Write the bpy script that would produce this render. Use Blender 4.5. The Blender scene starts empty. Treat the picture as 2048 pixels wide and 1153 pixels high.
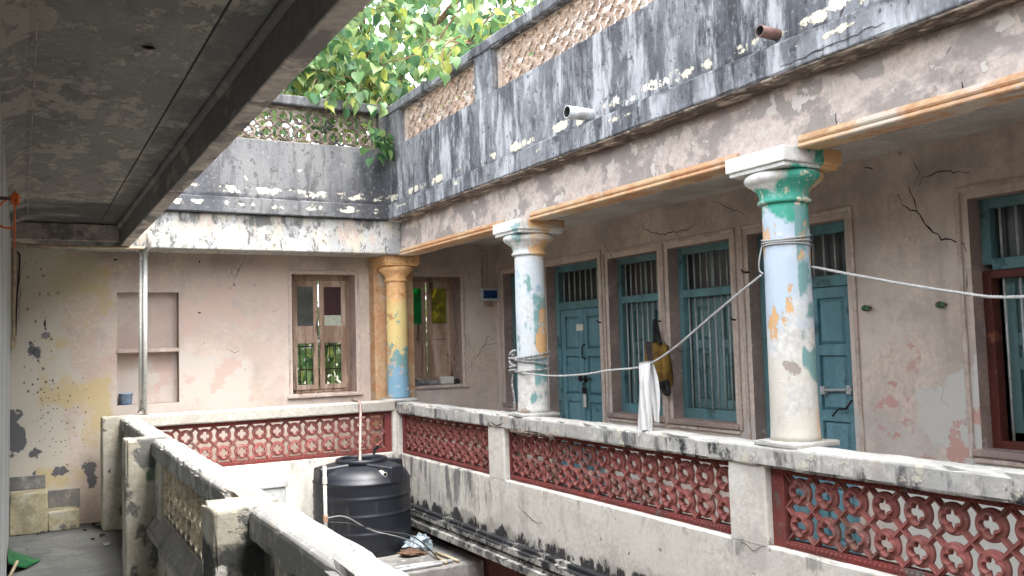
import bpy, bmesh, math, random
from mathutils import Vector, Matrix, noise
R = math.radians
random.seed(7)
scn = bpy.context.scene
COL = scn.collection

# ------------------------------------------------------------------ camera
FPX, W0, H0 = 1760.4, 2048, 1153
YAW, PITCH, ROLL = R(29.2236), R(3.602), R(-1.6816)
CAM = Vector((0, 0, 1.55))
_f = Vector((math.sin(YAW)*math.cos(PITCH), math.cos(YAW)*math.cos(PITCH), math.sin(PITCH)))
_r = Vector((math.cos(YAW), -math.sin(YAW), 0)); _u = _r.cross(_f)
RT = _r*math.cos(ROLL)+_u*math.sin(ROLL); UP = -_r*math.sin(ROLL)+_u*math.cos(ROLL)
cd = bpy.data.cameras.new('camera'); cam = bpy.data.objects.new('camera', cd); COL.objects.link(cam)
cam.matrix_world = Matrix(((RT.x, UP.x, -_f.x, CAM.x), (RT.y, UP.y, -_f.y, CAM.y), (RT.z, UP.z, -_f.z, CAM.z), (0, 0, 0, 1)))
cd.sensor_width = 36; cd.lens = FPX/W0*36; cd.clip_start = .01; cd.clip_end = 1000
scn.camera = cam
def at(px, py, ax, v):
    """point where the photo's pixel meets the plane axis ax = v"""
    d = RT*((px-W0/2)/FPX) - UP*((py-H0/2)/FPX) + _f
    return CAM + d*((v-CAM[ax])/d[ax])

# ------------------------------------------------------------------ light
SUN_DIR = Vector((.12, -.30, .94)).normalized()          # towards the sun
world = bpy.data.worlds.new('World'); scn.world = world; world.use_nodes = True
wt = world.node_tree; wt.nodes.clear()
sky = wt.nodes.new('ShaderNodeTexSky'); sky.sky_type = 'NISHITA'; sky.sun_disc = False
sky.sun_elevation = math.asin(SUN_DIR.z); sky.sun_rotation = math.atan2(SUN_DIR.x, SUN_DIR.y)
sky.air_density = 1.0; sky.dust_density = 4.0; sky.ozone_density = 1.0
hs = wt.nodes.new('ShaderNodeHueSaturation'); hs.inputs['Saturation'].default_value = .28
bg = wt.nodes.new('ShaderNodeBackground'); bg.inputs['Strength'].default_value = .15
wo = wt.nodes.new('ShaderNodeOutputWorld')
wt.links.new(sky.outputs[0], hs.inputs['Color']); wt.links.new(hs.outputs[0], bg.inputs['Color']); wt.links.new(bg.outputs[0], wo.inputs[0])
sl = bpy.data.lights.new('sun', 'SUN'); sl.energy = .5; sl.angle = R(40); sl.color = (1, .96, .9)
so = bpy.data.objects.new('sun', sl); COL.objects.link(so); so.location = (0, 0, 20)
so.rotation_euler = SUN_DIR.to_track_quat('Z', 'Y').to_euler()
vs = scn.view_settings; vs.view_transform = 'Standard'; vs.look = 'None'; vs.gamma = 1; vs.use_curve_mapping = False
vs.exposure = 3.12

# ------------------------------------------------------------------ materials
class NT:
    def __init__(s, name):
        s.m = bpy.data.materials.new(name); s.m.use_nodes = True; s.t = s.m.node_tree; s.t.nodes.clear()
        s.P = s.n('ShaderNodeNewGeometry').outputs['Position']; s._xyz = None
    def n(s, typ, **kw):
        n = s.t.nodes.new(typ)
        for k, v in kw.items(): setattr(n, k, v)
        return n
    def put(s, sock, v):
        if hasattr(v, 'is_linked'): s.t.links.new(v, sock)
        elif isinstance(v, tuple) and len(v) == 3 and sock.type == 'RGBA': sock.default_value = (*v, 1)
        else: sock.default_value = v
    def math(s, op, a, b=0., c=0.):
        n = s.n('ShaderNodeMath', operation=op)
        for i, v in enumerate((a, b, c)): s.put(n.inputs[i], v)
        return n.outputs[0]
    def smooth(s, v, lo, hi, a=0., b=1.):
        n = s.n('ShaderNodeMapRange', interpolation_type='SMOOTHSTEP')
        for i, x in enumerate((v, lo, hi, a, b)): s.put(n.inputs[i], x)
        return n.outputs[0]
    def vmul(s, v, k):
        n = s.n('ShaderNodeVectorMath', operation='MULTIPLY'); s.put(n.inputs[0], v); n.inputs[1].default_value = k
        return n.outputs[0]
    def noise(s, sc, st=(1, 1, 1), d=6, r=.6, dist=0., off=0.):
        n = s.n('ShaderNodeTexNoise'); v = s.vmul(s.P, st)
        if off:
            a = s.n('ShaderNodeVectorMath', operation='ADD'); s.put(a.inputs[0], v); a.inputs[1].default_value = (off, off*.7, off*1.3); v = a.outputs[0]
        s.put(n.inputs['Vector'], v); n.inputs['Scale'].default_value = sc; n.inputs['Detail'].default_value = d
        n.inputs['Roughness'].default_value = r; n.inputs['Distortion'].default_value = dist
        return n.outputs[0]
    def vor(s, sc, st=(1, 1, 1), feat='F1'):
        n = s.n('ShaderNodeTexVoronoi', feature=feat); s.put(n.inputs['Vector'], s.vmul(s.P, st)); n.inputs['Scale'].default_value = sc
        return n.outputs['Distance']
    def mix(s, f, a, b):
        n = s.n('ShaderNodeMix', data_type='RGBA'); s.put(n.inputs[0], f); s.put(n.inputs[6], a); s.put(n.inputs[7], b)
        return n.outputs[2]
    def xyz(s, i):
        if s._xyz is None:
            s._xyz = s.n('ShaderNodeSeparateXYZ'); s.put(s._xyz.inputs[0], s.P)
        return s._xyz.outputs[i]
    def window(s, wins):
        out = None
        for w in wins:
            if callable(w): v = w(s)
            else:
                ax, lo, hi, soft = w; p = s.xyz(ax)
                v = s.math('MULTIPLY', s.smooth(p, lo-soft, lo+soft), s.smooth(p, hi-soft, hi+soft, 1., 0.))
            out = v if out is None else s.math('MULTIPLY', out, v)
        return out
def L(col, s=3., t=.55, w=.03, st=(1, 1, 1), d=7, r=.62, op=1., win=None, k=.5, h=0., dist=0., off=None, vor=0):
    return dict(col=col, s=s, t=t, w=w, st=st, d=d, r=r, op=op, win=win, k=k, h=h, dist=dist, off=off, vor=vor)
MATS = {}
def mat(name, base, layers=(), rough=.85, bump=.5, grain=.18, spec=.3, metal=0., gscale=45., transl=0., dist=.012):
    T = NT(name); col = base; hgt = T.math('MULTIPLY', T.noise(gscale, d=5, r=.7), .25)
    if grain:
        g = T.noise(gscale*.6, d=6, r=.7, off=3.1)
        f = T.smooth(g, .3, .7, 1-grain, 1+grain)
        mm = T.n('ShaderNodeVectorMath', operation='SCALE')
        T.put(mm.inputs[0], base); T.put(mm.inputs['Scale'], f); col = mm.outputs[0]
    for i, l in enumerate(layers):
        off = l['off'] if l['off'] is not None else 1.7*(i+1)+len(name)
        if l['vor']:
            nv = T.math('SUBTRACT', 1., T.vor(l['s'], l['st'])); nv = T.math('MULTIPLY_ADD', T.noise(l['s']*.5, d=3, off=off), .35, nv)
        else: nv = T.noise(l['s'], l['st'], l['d'], l['r'], l['dist'], off)
        if l['win']:
            nv = T.math('SUBTRACT', nv, T.math('MULTIPLY', T.math('SUBTRACT', 1., T.window(l['win'])), l['k']))
        mk = T.smooth(nv, l['t']-l['w'], l['t']+l['w'], 0., l['op'])
        col = T.mix(mk, col, l['col'])
        if l['h']: hgt = T.math('MULTIPLY_ADD', mk, l['h'], hgt)
    b = T.n('ShaderNodeBsdfPrincipled'); T.put(b.inputs['Base Color'], col); b.inputs['Roughness'].default_value = rough
    b.inputs['Specular IOR Level'].default_value = spec; b.inputs['Metallic'].default_value = metal
    if bump:
        bn = T.n('ShaderNodeBump'); bn.inputs['Strength'].default_value = bump; bn.inputs['Distance'].default_value = dist
        T.put(bn.inputs['Height'], hgt); T.put(b.inputs['Normal'], bn.outputs[0])
    sh = b.outputs[0]
    if transl:
        tr = T.n('ShaderNodeBsdfTranslucent'); T.put(tr.inputs[0], col); mx = T.n('ShaderNodeMixShader'); mx.inputs[0].default_value = transl
        T.put(mx.inputs[1], sh); T.put(mx.inputs[2], tr.outputs[0]); sh = mx.outputs[0]
    o = T.n('ShaderNodeOutputMaterial'); T.put(o.inputs[0], sh)
    MATS[name] = T.m
    return T.m
def glass(name, col, rough=.15, transl=.5):
    T = NT(name); g = T.noise(9, d=4); c = T.mix(T.smooth(g, .35, .7), col, tuple(.45*x+.02 for x in col))
    b = T.n('ShaderNodeBsdfPrincipled'); T.put(b.inputs['Base Color'], c); b.inputs['Roughness'].default_value = rough
    t = T.n('ShaderNodeBsdfTransparent'); T.put(t.inputs[0], col); mx = T.n('ShaderNodeMixShader'); mx.inputs[0].default_value = transl
    T.put(mx.inputs[1], b.outputs[0]); T.put(mx.inputs[2], t.outputs[0])
    o = T.n('ShaderNodeOutputMaterial'); T.put(o.inputs[0], mx.outputs[0]); MATS[name] = T.m

BLK = (.022, .023, .026); GRY = (.17, .17, .18)
# pinkish limewash inside the galleries
PINK = [L((.54, .445, .385), s=.9, t=.5, w=.14, op=.8), L((.68, .60, .525), s=1.6, t=.55, w=.1, op=.65), L((.40, .345, .305), s=1.5, t=.565, w=.09, op=.6, d=9), L((.46, .39, .34), s=4.2, t=.575, w=.05, op=.5, d=10, r=.7),
        L((.30, .255, .23), s=1.8, t=.48, w=.14, op=.6, win=[(2, 2.35, 3, .22)], k=.3, d=9),
        L((.33, .27, .24), s=3.5, st=(1, 1, .12), t=.63, w=.09, op=.45)]
mat('pink_right', (.71, .60, .505), PINK+[
    L((.62, .605, .55), s=1.7, t=.385, w=.02, win=[(2, -.5, 1.45, .40), (1, 2.2, 3.85, .50)], k=.34, h=-.4, d=10, r=.6),
    L((.58, .555, .52), s=.7, t=.50, w=.08, op=.8, win=[(2, -.5, 1.2, .3)], k=.5),
    L((.60, .36, .31), s=2.6, t=.565, w=.012, win=[(2, .7, 1.6, .3), (1, 2.4, 4.0, .4)], k=.22, h=-.3, d=9),
    L((.60, .38, .33), s=4.5, t=.66, w=.012, win=[(2, .3, 2.0, .3)], k=.3, h=-.3, d=9),
    L((.25, .20, .18), s=9, t=.70, w=.03, op=.8, d=9), L((.20, .16, .15), s=26, t=.735, w=.015, op=.8)])
mat('pink_back', (.63, .52, .42), PINK+[
    L((.58, .45, .39), s=1.1, t=.50, w=.06, op=.7, win=[(0, .4, 2.6, .3)], k=.3),
    L((.62, .56, .50), s=.9, t=.49, w=.05, op=.9, win=[(0, .1, 2.3, .4), (2, .4, 1.7, .3)], k=.5, h=-.2, d=9),
    L((.60, .44, .375), s=2.4, t=.57, w=.025, op=.85, win=[(0, .35, 2.4, .3), (2, .8, 2.5, .3)], k=.35, h=-.25, d=9),
    L((.60, .56, .47), s=.8, t=.40, w=.08, op=.9, win=[(0, -.5, .42, .16)], k=.5),
    L((.58, .46, .24), s=1.7, t=.50, w=.05, op=.85, win=[(0, .05, .82, .14), (2, .2, 2.5, .25)], k=.4, d=9),
    L((.52, .50, .30), s=1.1, t=.48, w=.1, op=.6, win=[(0, .2, .75, .15), (2, 2.0, 2.6, .2)], k=.4),
    L((.14, .14, .145), s=5.5, t=0.47, w=.010, win=[(0, 0.06, 0.19, .07), (2, 1.55, 1.69, .08)], k=.30, h=-.6, d=9),
    L((.14, .14, .145), s=5.5, t=0.46, w=.010, win=[(0, -0.20, 0.06, .07), (2, 0.66, 1.10, .08)], k=.30, h=-.6, d=9),
    L((.14, .14, .145), s=5.5, t=0.46, w=.010, win=[(0, 0.24, 0.42, .07), (2, 0.42, 0.56, .08)], k=.30, h=-.6, d=9),
    L((.14, .14, .145), s=5.5, t=0.46, w=.010, win=[(0, 0.50, 0.64, .07), (2, 0.30, 0.60, .08)], k=.30, h=-.6, d=9),
    L((.14, .14, .145), s=5.5, t=0.50, w=.010, win=[(0, 0.05, 0.20, .07), (2, 0.40, 0.75, .08)], k=.30, h=-.6, d=9),
    L((.10, .09, .085), s=19, st=(1, 1, .8), t=.985, w=.05, op=.8, win=[(0, -.02, .30, .04), (2, 1.15, 1.78, .04)], k=.8, h=-1, vor=1),
    L((.09, .08, .08), s=13, st=(1, 1, .8), t=1.04, w=.04, op=.8, win=[(0, .0, .28, .06), (2, 1.75, 2.5, .05)], k=.8, h=-1, vor=1),
    L((.12, .10, .09), s=24, t=1.0, w=.03, op=.8, win=[(0, .05, .62, .08), (2, .55, 1.45, .1)], k=.8, h=-1, vor=1),
    L((.22, .18, .16), s=9, t=.70, w=.03, op=.7, d=9), L((.2, .16, .15), s=30, t=.735, w=.015, op=.8)])
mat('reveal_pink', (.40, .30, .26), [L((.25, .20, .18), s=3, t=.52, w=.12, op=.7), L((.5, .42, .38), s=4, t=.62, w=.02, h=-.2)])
mat('trim_pink', (.55, .44, .38), [L((.62, .55, .48), s=4, t=.55, w=.03, h=-.2), L((.34, .26, .22), s=7, t=.62, w=.05, op=.7), L((.25, .2, .18), s=2, t=.6, w=.1, op=.5)])
mat('left_wall', (.55, .56, .54), [L((.36, .37, .36), s=3, st=(1, 1, .2), t=.5, w=.08), L((.1, .1, .1), s=6, t=.66, w=.02, h=-.4)])
mat('red_wall', (.13, .045, .035), [L((.06, .03, .03), s=1.5, t=.5, w=.15), L((.18, .09, .07), s=8, t=.6, w=.1, op=.5)])
# rain-blackened parapets
MOLD = [L((.05, .053, .062), s=1.5, st=(1, 1, .5), t=.49, w=.10, op=.9, d=9), L((.37, .385, .40), s=4.5, st=(1.2, 1.2, .28), t=.555, w=.07, op=.85, d=10, r=.7),
        L(BLK, s=4.6, st=(1.3, 1.3, .26), t=.56, w=.07, op=.85, d=10, r=.74), L((.29, .305, .32), s=9, st=(1, 1, .45), t=.59, w=.05, op=.6, d=10, r=.7),
        L((.025, .026, .029), s=17, t=.60, w=.03, op=.8, d=10, r=.72), L((.33, .345, .36), s=38, t=.63, w=.03, op=.3)]
def cream(z0, z1, t=.56): return L((.50, .465, .37), s=5.5, t=t, w=.018, d=9, r=.68, win=[(2, z0, z1, .035)], k=.3, h=.5)
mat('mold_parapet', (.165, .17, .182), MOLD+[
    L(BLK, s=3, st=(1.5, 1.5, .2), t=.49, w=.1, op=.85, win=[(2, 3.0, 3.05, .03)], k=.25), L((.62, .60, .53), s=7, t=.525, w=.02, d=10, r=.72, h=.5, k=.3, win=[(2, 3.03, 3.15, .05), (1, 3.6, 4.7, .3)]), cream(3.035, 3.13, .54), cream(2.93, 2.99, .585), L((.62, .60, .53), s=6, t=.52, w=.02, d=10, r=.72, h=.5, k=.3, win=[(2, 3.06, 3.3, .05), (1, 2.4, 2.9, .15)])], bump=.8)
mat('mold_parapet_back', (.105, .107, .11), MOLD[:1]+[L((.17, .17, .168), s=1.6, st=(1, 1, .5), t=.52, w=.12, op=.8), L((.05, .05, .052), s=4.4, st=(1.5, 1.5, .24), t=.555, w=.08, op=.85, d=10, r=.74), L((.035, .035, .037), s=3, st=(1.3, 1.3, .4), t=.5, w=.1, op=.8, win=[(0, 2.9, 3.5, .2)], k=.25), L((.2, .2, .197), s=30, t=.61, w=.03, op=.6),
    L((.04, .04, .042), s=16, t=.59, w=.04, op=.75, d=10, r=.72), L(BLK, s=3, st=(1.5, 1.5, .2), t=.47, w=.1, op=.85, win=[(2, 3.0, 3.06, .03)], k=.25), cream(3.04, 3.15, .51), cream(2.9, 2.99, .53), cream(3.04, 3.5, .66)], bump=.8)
mat('white_mold', (.40, .393, .37), [L((.41, .38, .30), s=4, t=.52, w=.04, op=.9), L((.28, .285, .285), s=7, st=(1, 1, .4), t=.55, w=.06, op=.8, d=9),
    L((.09, .09, .09), s=8, st=(1.2, 1.2, .35), t=.585, w=.03, op=.85, d=10, r=.72), L((.05, .05, .05), s=4, st=(1, 1, .5), t=.54, w=.06, op=.8, win=[(2, 2.74, 2.9, .05)], k=.25, d=9),
    L((.10, .10, .10), s=15, st=(1, 1, .65), t=.565, w=.022, op=.8, d=10, r=.74), L((.42, .34, .29), s=4, st=(1.6, 1, .5), t=.60, w=.03, op=.75)], bump=.8)
mat('pink_beam', (.47, .395, .345), [L((.22, .195, .18), s=2.2, st=(1, 1, 1.6), t=.52, w=.05, op=.75, d=9), L((.27, .24, .215), s=5, t=.56, w=.025, op=.9, d=9, h=-.3),
    L((.52, .47, .42), s=6, t=.585, w=.015, d=9, h=.3), L((.22, .17, .14), s=3, st=(1, 1, 2.5), t=.5, w=.08, op=.8, win=[(2, 2.80, 2.95, .03)], k=.3, h=.8)], bump=.8)
mat('soffit_rough', (.36, .29, .24), [L((.18, .14, .12), s=7, st=(2, .6, 1), t=.5, w=.08, h=-1.5, d=9), L((.5, .43, .36), s=9, t=.58, w=.03)], bump=1, dist=.03)
mat('orange_paint', (.48, .27, .145), [L((.52, .36, .21), s=3, t=.52, w=.08), L((.55, .5, .45), s=5, t=.63, w=.015, h=-.3, d=9), L((.42, .2, .09), s=7, t=.6, w=.05, op=.7), L((.50, .46, .39), s=1.6, st=(1, .6, 1), t=.62, w=.03, op=.85, d=9, h=-.2), L((.33, .17, .085), s=14, st=(1, .3, 1), t=.6, w=.05, op=.6)], rough=.7)
mat('gallery_ceiling', (.55, .53, .48), [L((.42, .39, .35), s=2, t=.52, w=.1), L((.48, .44, .4), s=4, t=.6, w=.03, h=.2)])
CEIL = [L((.16, .16, .145), s=1.1, t=.5, w=.16, op=.7), L((.37, .35, .30), s=3.6, st=(1.3, .7, 1), t=.535, w=.018, d=11, r=.70, h=.4),
        L((.44, .415, .35), s=8, st=(1.2, .7, 1), t=.565, w=.025, d=11, r=.74, op=.85, h=.4), L((.15, .148, .135), s=6, st=(1.2, .6, 1), t=.58, w=.04, d=10, r=.74, op=.7)]
mat('sooty_ceiling', (.275, .27, .245), CEIL+[L((.055, .055, .055), s=2, t=.45, w=.12, op=.85, win=[(1, 7.3, 8.6, .2)], k=.3), L((.10, .10, .095), s=2, t=.47, w=.1, op=.7, win=[(0, .6, .77, .05)], k=.3)], bump=.6)  # last two layers: darker at the far end and beside the edge beam
mat('sooty_beam', (.27, .255, .24), [L((.16, .152, .145), s=1.4, t=.5, w=.14, op=.7), L((.38, .345, .30), s=3.4, st=(1, .8, 1.4), t=.575, w=.012, d=9, h=.4), L((.2, .19, .18), s=1, st=(1, .3, 2), t=.56, w=.05, op=.5)])
mat('beam_under', (.42, .375, .33), [L((.22, .205, .19), s=3.5, st=(1, .8, 1), t=.53, w=.03, d=9, h=-.3), L((.58, .51, .45), s=5, t=.57, w=.02, d=9)])
# whitewashed railings
mat('rail_white', (.60, .575, .51), [L((.64, .63, .57), s=3, t=.5, w=.08, op=.7), L((.47, .45, .40), s=2.2, t=.58, w=.06, op=.6),
    L((.36, .345, .315), s=3.5, st=(1.4, 1.4, .5), t=.61, w=.07, op=.6, d=10), L((.20, .195, .18), s=5, st=(1.5, 1.5, .4), t=.60, w=.05, op=.7, d=10, r=.72, win=[(2, .36, .5, .05)], k=.15),
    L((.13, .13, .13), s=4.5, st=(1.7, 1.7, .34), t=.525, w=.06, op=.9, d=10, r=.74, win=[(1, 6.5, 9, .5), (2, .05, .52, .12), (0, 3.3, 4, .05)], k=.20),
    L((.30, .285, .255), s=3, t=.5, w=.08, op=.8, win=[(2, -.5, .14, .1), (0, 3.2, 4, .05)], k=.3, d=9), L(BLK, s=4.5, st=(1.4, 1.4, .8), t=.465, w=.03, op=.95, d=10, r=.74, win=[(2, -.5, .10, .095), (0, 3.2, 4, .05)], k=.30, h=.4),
    L((.30, .28, .25), s=11, t=.68, w=.012, h=-.4, d=9)], bump=.7)
mat('coping_right', (.46, .45, .415), [L((.35, .35, .332), s=3, t=.52, w=.06, op=.8), L((.07, .07, .072), s=6.5, st=(1.5, 1.5, .35), t=.55, w=.06, op=.85, d=10, r=.7, win=[(2, .80, .965, .02)], k=.16),
    L(BLK, s=2.6, st=(1, 1, .6), t=.60, w=.035, d=10, r=.74, win=[(2, .82, .97, .02)], k=.14), L((.54, .52, .43), s=5, t=.60, w=.02, d=9, h=.4), L((.36, .35, .33), s=2, st=(1, 1, 2), t=.6, w=.03, op=.7), L((.44, .37, .31), s=4, t=.63, w=.03, op=.7)], bump=.9)
mat('coping_back', (.42, .40, .352), [L((.35, .317, .275), s=3, t=.54, w=.06, op=.7), L((.4, .38, .35), s=9, t=.64, w=.03, op=.8)])
mat('coping_left', (.34, .33, .305), [L((.24, .237, .228), s=4, t=.49, w=.05, d=9, h=-.3), L((.46, .455, .42), s=5, t=.555, w=.02, d=9, h=.4), L((.27, .265, .255), s=7, t=.62, w=.03, op=.9, d=9), L((.34, .285, .23), s=3, t=.61, w=.03, op=.8), L((.5, .49, .46), s=30, t=.62, w=.03, op=.6),
    L((.12, .12, .11), s=4, t=.60, w=.03, op=.8, win=[(2, .7, .93, .03)], k=.25)], bump=.9)
mat('rail_left', (.40, .37, .295), [L((.48, .46, .40), s=3, t=.53, w=.05, d=9, h=.3), L((.42, .38, .30), s=4, t=.57, w=.06, op=.8), L((.12, .12, .11), s=3, t=.605, w=.025, d=10, h=-.5, op=.95),
    L((.06, .06, .055), s=2.5, t=.46, w=.05, d=10, h=-.4, win=[(1, 1, 3.6, .15), (2, .3, .9, .06)], k=.3), L((.62, .60, .54), s=7, st=(1, 1, .5), t=.57, w=.02, d=9, win=[(1, 1, 3.6, .15), (2, .2, .84, .05)], k=.4),
    L((.06, .17, .10), s=3, t=.50, w=.07, op=.8, win=[(1, 6.0, 6.6, .1), (2, .70, .93, .05), (0, .70, 1, .03)], k=.4), L((.09, .08, .08), s=12, t=.69, w=.015, h=-.4)], bump=.9)
mat('cornice_mold', (.40, .39, .355), [L((.10, .10, .10), s=5, st=(1, 1, 1), t=.50, w=.05, d=10, r=.74, op=.95), L(BLK, s=8, t=.55, w=.03, d=10, r=.74), L(BLK, s=4, t=.45, w=.05, d=10, r=.74, win=[(2, -.06, .1, .02)], k=.3)], bump=.9)
mat('red_lattice', (.315, .112, .098), [L((.24, .088, .076), s=5, t=.52, w=.08, op=.8), L((.30, .11, .095), s=9, t=.58, w=.04, op=.7, d=8), L((.16, .10, .08), s=3, t=.60, w=.06, op=.8), L((.36, .26, .22), s=7, t=.60, w=.06, op=.55, d=10), L((.42, .33, .28), s=22, t=.66, w=.03, op=.7)], rough=.72, bump=.4)
mat('red_frame', (.19, .044, .039), [L((.15, .05, .045), s=4, st=(1, 1, .6), t=.52, w=.08), L((.25, .09, .08), s=8, t=.62, w=.03, op=.7), L((.12, .10, .09), s=5, t=.64, w=.03)], rough=.75)
mat('tan_lattice', (.42, .325, .26), [L((.32, .245, .20), s=5, t=.52, w=.06), L((.48, .43, .38), s=9, t=.58, w=.03), L((.12, .115, .11), s=4, t=.65, w=.05, op=.8)])
mat('brown_lattice', (.22, .175, .135), [L((.14, .11, .09), s=6, t=.5, w=.08), L((.34, .29, .24), s=10, t=.58, w=.03), L((.05, .05, .045), s=4, t=.6, w=.05)])
mat('cream_lattice', (.66, .59, .46), [L((.48, .42, .32), s=7, t=.52, w=.06), L((.10, .09, .08), s=5, t=.62, w=.05, op=.8), L((.6, .55, .45), s=10, t=.6, w=.03)])
mat('concrete_floor', (.135, .138, .13), [L((.09, .093, .09), s=1.7, t=.5, w=.12), L((.18, .18, .17), s=3, t=.6, w=.06, op=.7), L((.07, .07, .07), s=9, t=.68, w=.03), L((.09, .09, .085), s=1.2, t=.48, w=.1, op=.8, win=[(0, .5, .9, .08)], k=.25)], bump=.5)
mat('cement', (.26, .25, .23), [L((.16, .155, .15), s=3, t=.5, w=.1), L((.36, .34, .31), s=6, t=.6, w=.04)])
mat('yellow_step', (.40, .355, .23), [L((.28, .25, .165), s=5, t=.54, w=.06, d=9), L((.46, .43, .34), s=6, t=.57, w=.03), L((.16, .15, .14), s=5, t=.56, w=.03, win=[(2, -.1, .07, .05)], k=.3), L((.2, .18, .15), s=13, t=.67, w=.02)])
mat('courtyard_paving', (.40, .38, .34), [L((.25, .24, .22), s=.8, t=.5, w=.1)])
mat('light_floor', (.58, .54, .48), [L((.46, .43, .39), s=1.5, t=.5, w=.1)])
mat('ground', (.14, .12, .09), [L((.07, .09, .04), s=.6, t=.5, w=.1)])
# joinery
mat('teal_paint', (.14, .265, .28), [L((.10, .20, .21), s=2, st=(1, 1, .3), t=.5, w=.12), L((.13, .33, .37), s=5, st=(1, 1, .2), t=.57, w=.06, op=.7), L((.30, .29, .25), s=9, st=(1, 1, .4), t=.67, w=.02, op=.8), L((.03, .06, .065), s=6, t=.62, w=.06, op=.7)], rough=.6, bump=.25)
mat('teal_door', (.16, .31, .355), [L((.10, .22, .255), s=2, st=(1, 1, .3), t=.5, w=.12), L((.15, .33, .385), s=5, st=(1, 1, .2), t=.57, w=.06, op=.7), L((.34, .36, .35), s=10, t=.69, w=.015, op=.8), L((.03, .06, .065), s=6, t=.63, w=.06, op=.7)], rough=.55, bump=.25)
mat('teal_shutter', (.16, .27, .27), [L((.10, .18, .18), s=2, st=(1, 1, .3), t=.5, w=.12), L((.2, .33, .33), s=6, st=(1, 1, .2), t=.58, w=.05)], rough=.65, bump=.25)
mat('maroon_wood', (.13, .032, .022), [L((.06, .02, .016), s=3, st=(1, 1, .2), t=.5, w=.1), L((.22, .08, .05), s=7, t=.62, w=.04)], rough=.6)
mat('old_wood', (.40, .28, .205), [L((.25, .165, .115), s=4, st=(2, 1, .25), t=.5, w=.08), L((.47, .36, .28), s=5, st=(2, 1, .3), t=.56, w=.05), L((.10, .065, .05), s=6, st=(2, 1, .25), t=.62, w=.05)], bump=.5)
mat('iron_bar', (.46, .48, .47), [L((.26, .25, .23), s=14, t=.60, w=.05, op=.6)], rough=.55, metal=.2)
mat('dark_iron', (.03, .026, .024), [L((.10, .05, .03), s=20, t=.6, w=.05)], rough=.6, metal=.5)
mat('crack_dark', (.035, .028, .026), rough=1, bump=0)
mat('dark_glass', (.03, .036, .037), [L((.07, .078, .078), s=2, t=.56, w=.15)], rough=.25, bump=0, spec=.5)  # opaque transom pane, coloured near black for the unlit room behind
glass('clear_glass', (.16, .17, .15), .25, .35); glass('green_glass', (.015, .34, .10), .3, .6); glass('amber_glass', (.34, .29, .06), .3, .6)
mat('plum_glass', (.05, .02, .022), rough=.3, bump=0); mat('pale_glass', (.42, .45, .36), rough=.4, bump=.1)
# small things
mat('tank_plastic', (.007, .009, .014), [L((.014, .017, .024), s=3, t=.52, w=.12, op=.8), L((.06, .057, .052), s=6, st=(2, 2, .18), t=.64, w=.06, op=.7, d=8), L((.2, .2, .19), s=22, t=.735, w=.02, op=.7)], rough=.42, bump=.12, spec=.5)
mat('pvc_white', (.52, .52, .49), [L((.52, .50, .44), s=5, st=(1, 1, .3), t=.56, w=.08)], rough=.4, bump=.1)
mat('pvc_beige', (.50, .41, .28), [L((.36, .28, .2), s=6, t=.56, w=.08)], rough=.5, bump=.1)
mat('pvc_grey', (.42, .43, .44), [L((.28, .27, .26), s=7, t=.58, w=.06)], rough=.4, bump=.1)
mat('pipe_brown', (.13, .07, .06), [L((.08, .05, .045), s=8, t=.55, w=.06)], rough=.5, bump=.1)
mat('pipe_inside', (.02, .02, .02), rough=.9, bump=0)
mat('steel_pipe', (.36, .27, .235), [L((.20, .12, .09), s=12, t=.57, w=.06)], rough=.5, metal=.2, bump=.1)
mat('tan_tape', (.45, .26, .16), rough=.7)
mat('cable_black', (.02, .02, .02), rough=.5, bump=0); mat('cable_grey', (.16, .16, .16), rough=.5, bump=0)
mat('rope_grey', (.34, .34, .33), [L((.16, .16, .16), s=60, t=.5, w=.06)], rough=.95, bump=.8); mat('rope_white', (.34, .335, .32), [L((.34, .34, .33), s=70, t=.52, w=.06)], rough=.95, bump=.8)
mat('white_cloth', (.68, .68, .67), rough=.95, bump=.15, grain=.05, transl=.15)
mat('bag_black', (.018, .016, .016), [L((.05, .045, .045), s=14, t=.55, w=.08)], rough=.8); mat('bag_brown', (.055, .045, .045), [L((.09, .075, .07), s=10, t=.55, w=.08)], rough=.85)
mat('bag_yellow', (.25, .15, .03), [L((.15, .085, .018), s=10, t=.52, w=.08)], rough=.8)
mat('box_white', (.55, .57, .58), rough=.5); mat('box_blue', (.012, .045, .14), rough=.3, bump=0)
mat('foam_white', (.45, .457, .457), [L((.36, .36, .35), s=7, t=.6, w=.06)], rough=.8, bump=.2)
mat('bucket_blue', (.30, .42, .58), [L((.12, .2, .4), s=16, t=.55, w=.03), L((.6, .62, .62), s=12, t=.6, w=.03)], rough=.5)
mat('orange_plastic', (.75, .16, .03), rough=.5, bump=.2); mat('green_plastic', (.015, .11, .04), [L((.03, .16, .065), s=9, t=.55, w=.06)], rough=.45)
mat('knob_green', (.04, .14, .06), [L((.12, .06, .03), s=30, t=.55, w=.05)], rough=.4)
mat('bamboo', (.42, .34, .22), [L((.26, .2, .13), s=9, t=.55, w=.06)], rough=.6)
mat('stone_grey', (.24, .235, .225), [L((.12, .12, .12), s=9, t=.55, w=.06)])
mat('plastic_film', (.42, .50, .54), [L((.2, .26, .3), s=12, t=.55, w=.06)], rough=.25, spec=.6, transl=.3)
mat('paper', (.62, .60, .52), rough=.9, bump=0)
mat('bark', (.15, .085, .05), [L((.10, .06, .04), s=6, t=.52, w=.1), L((.2, .13, .085), s=9, t=.6, w=.06)])
LEAF = []
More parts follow.
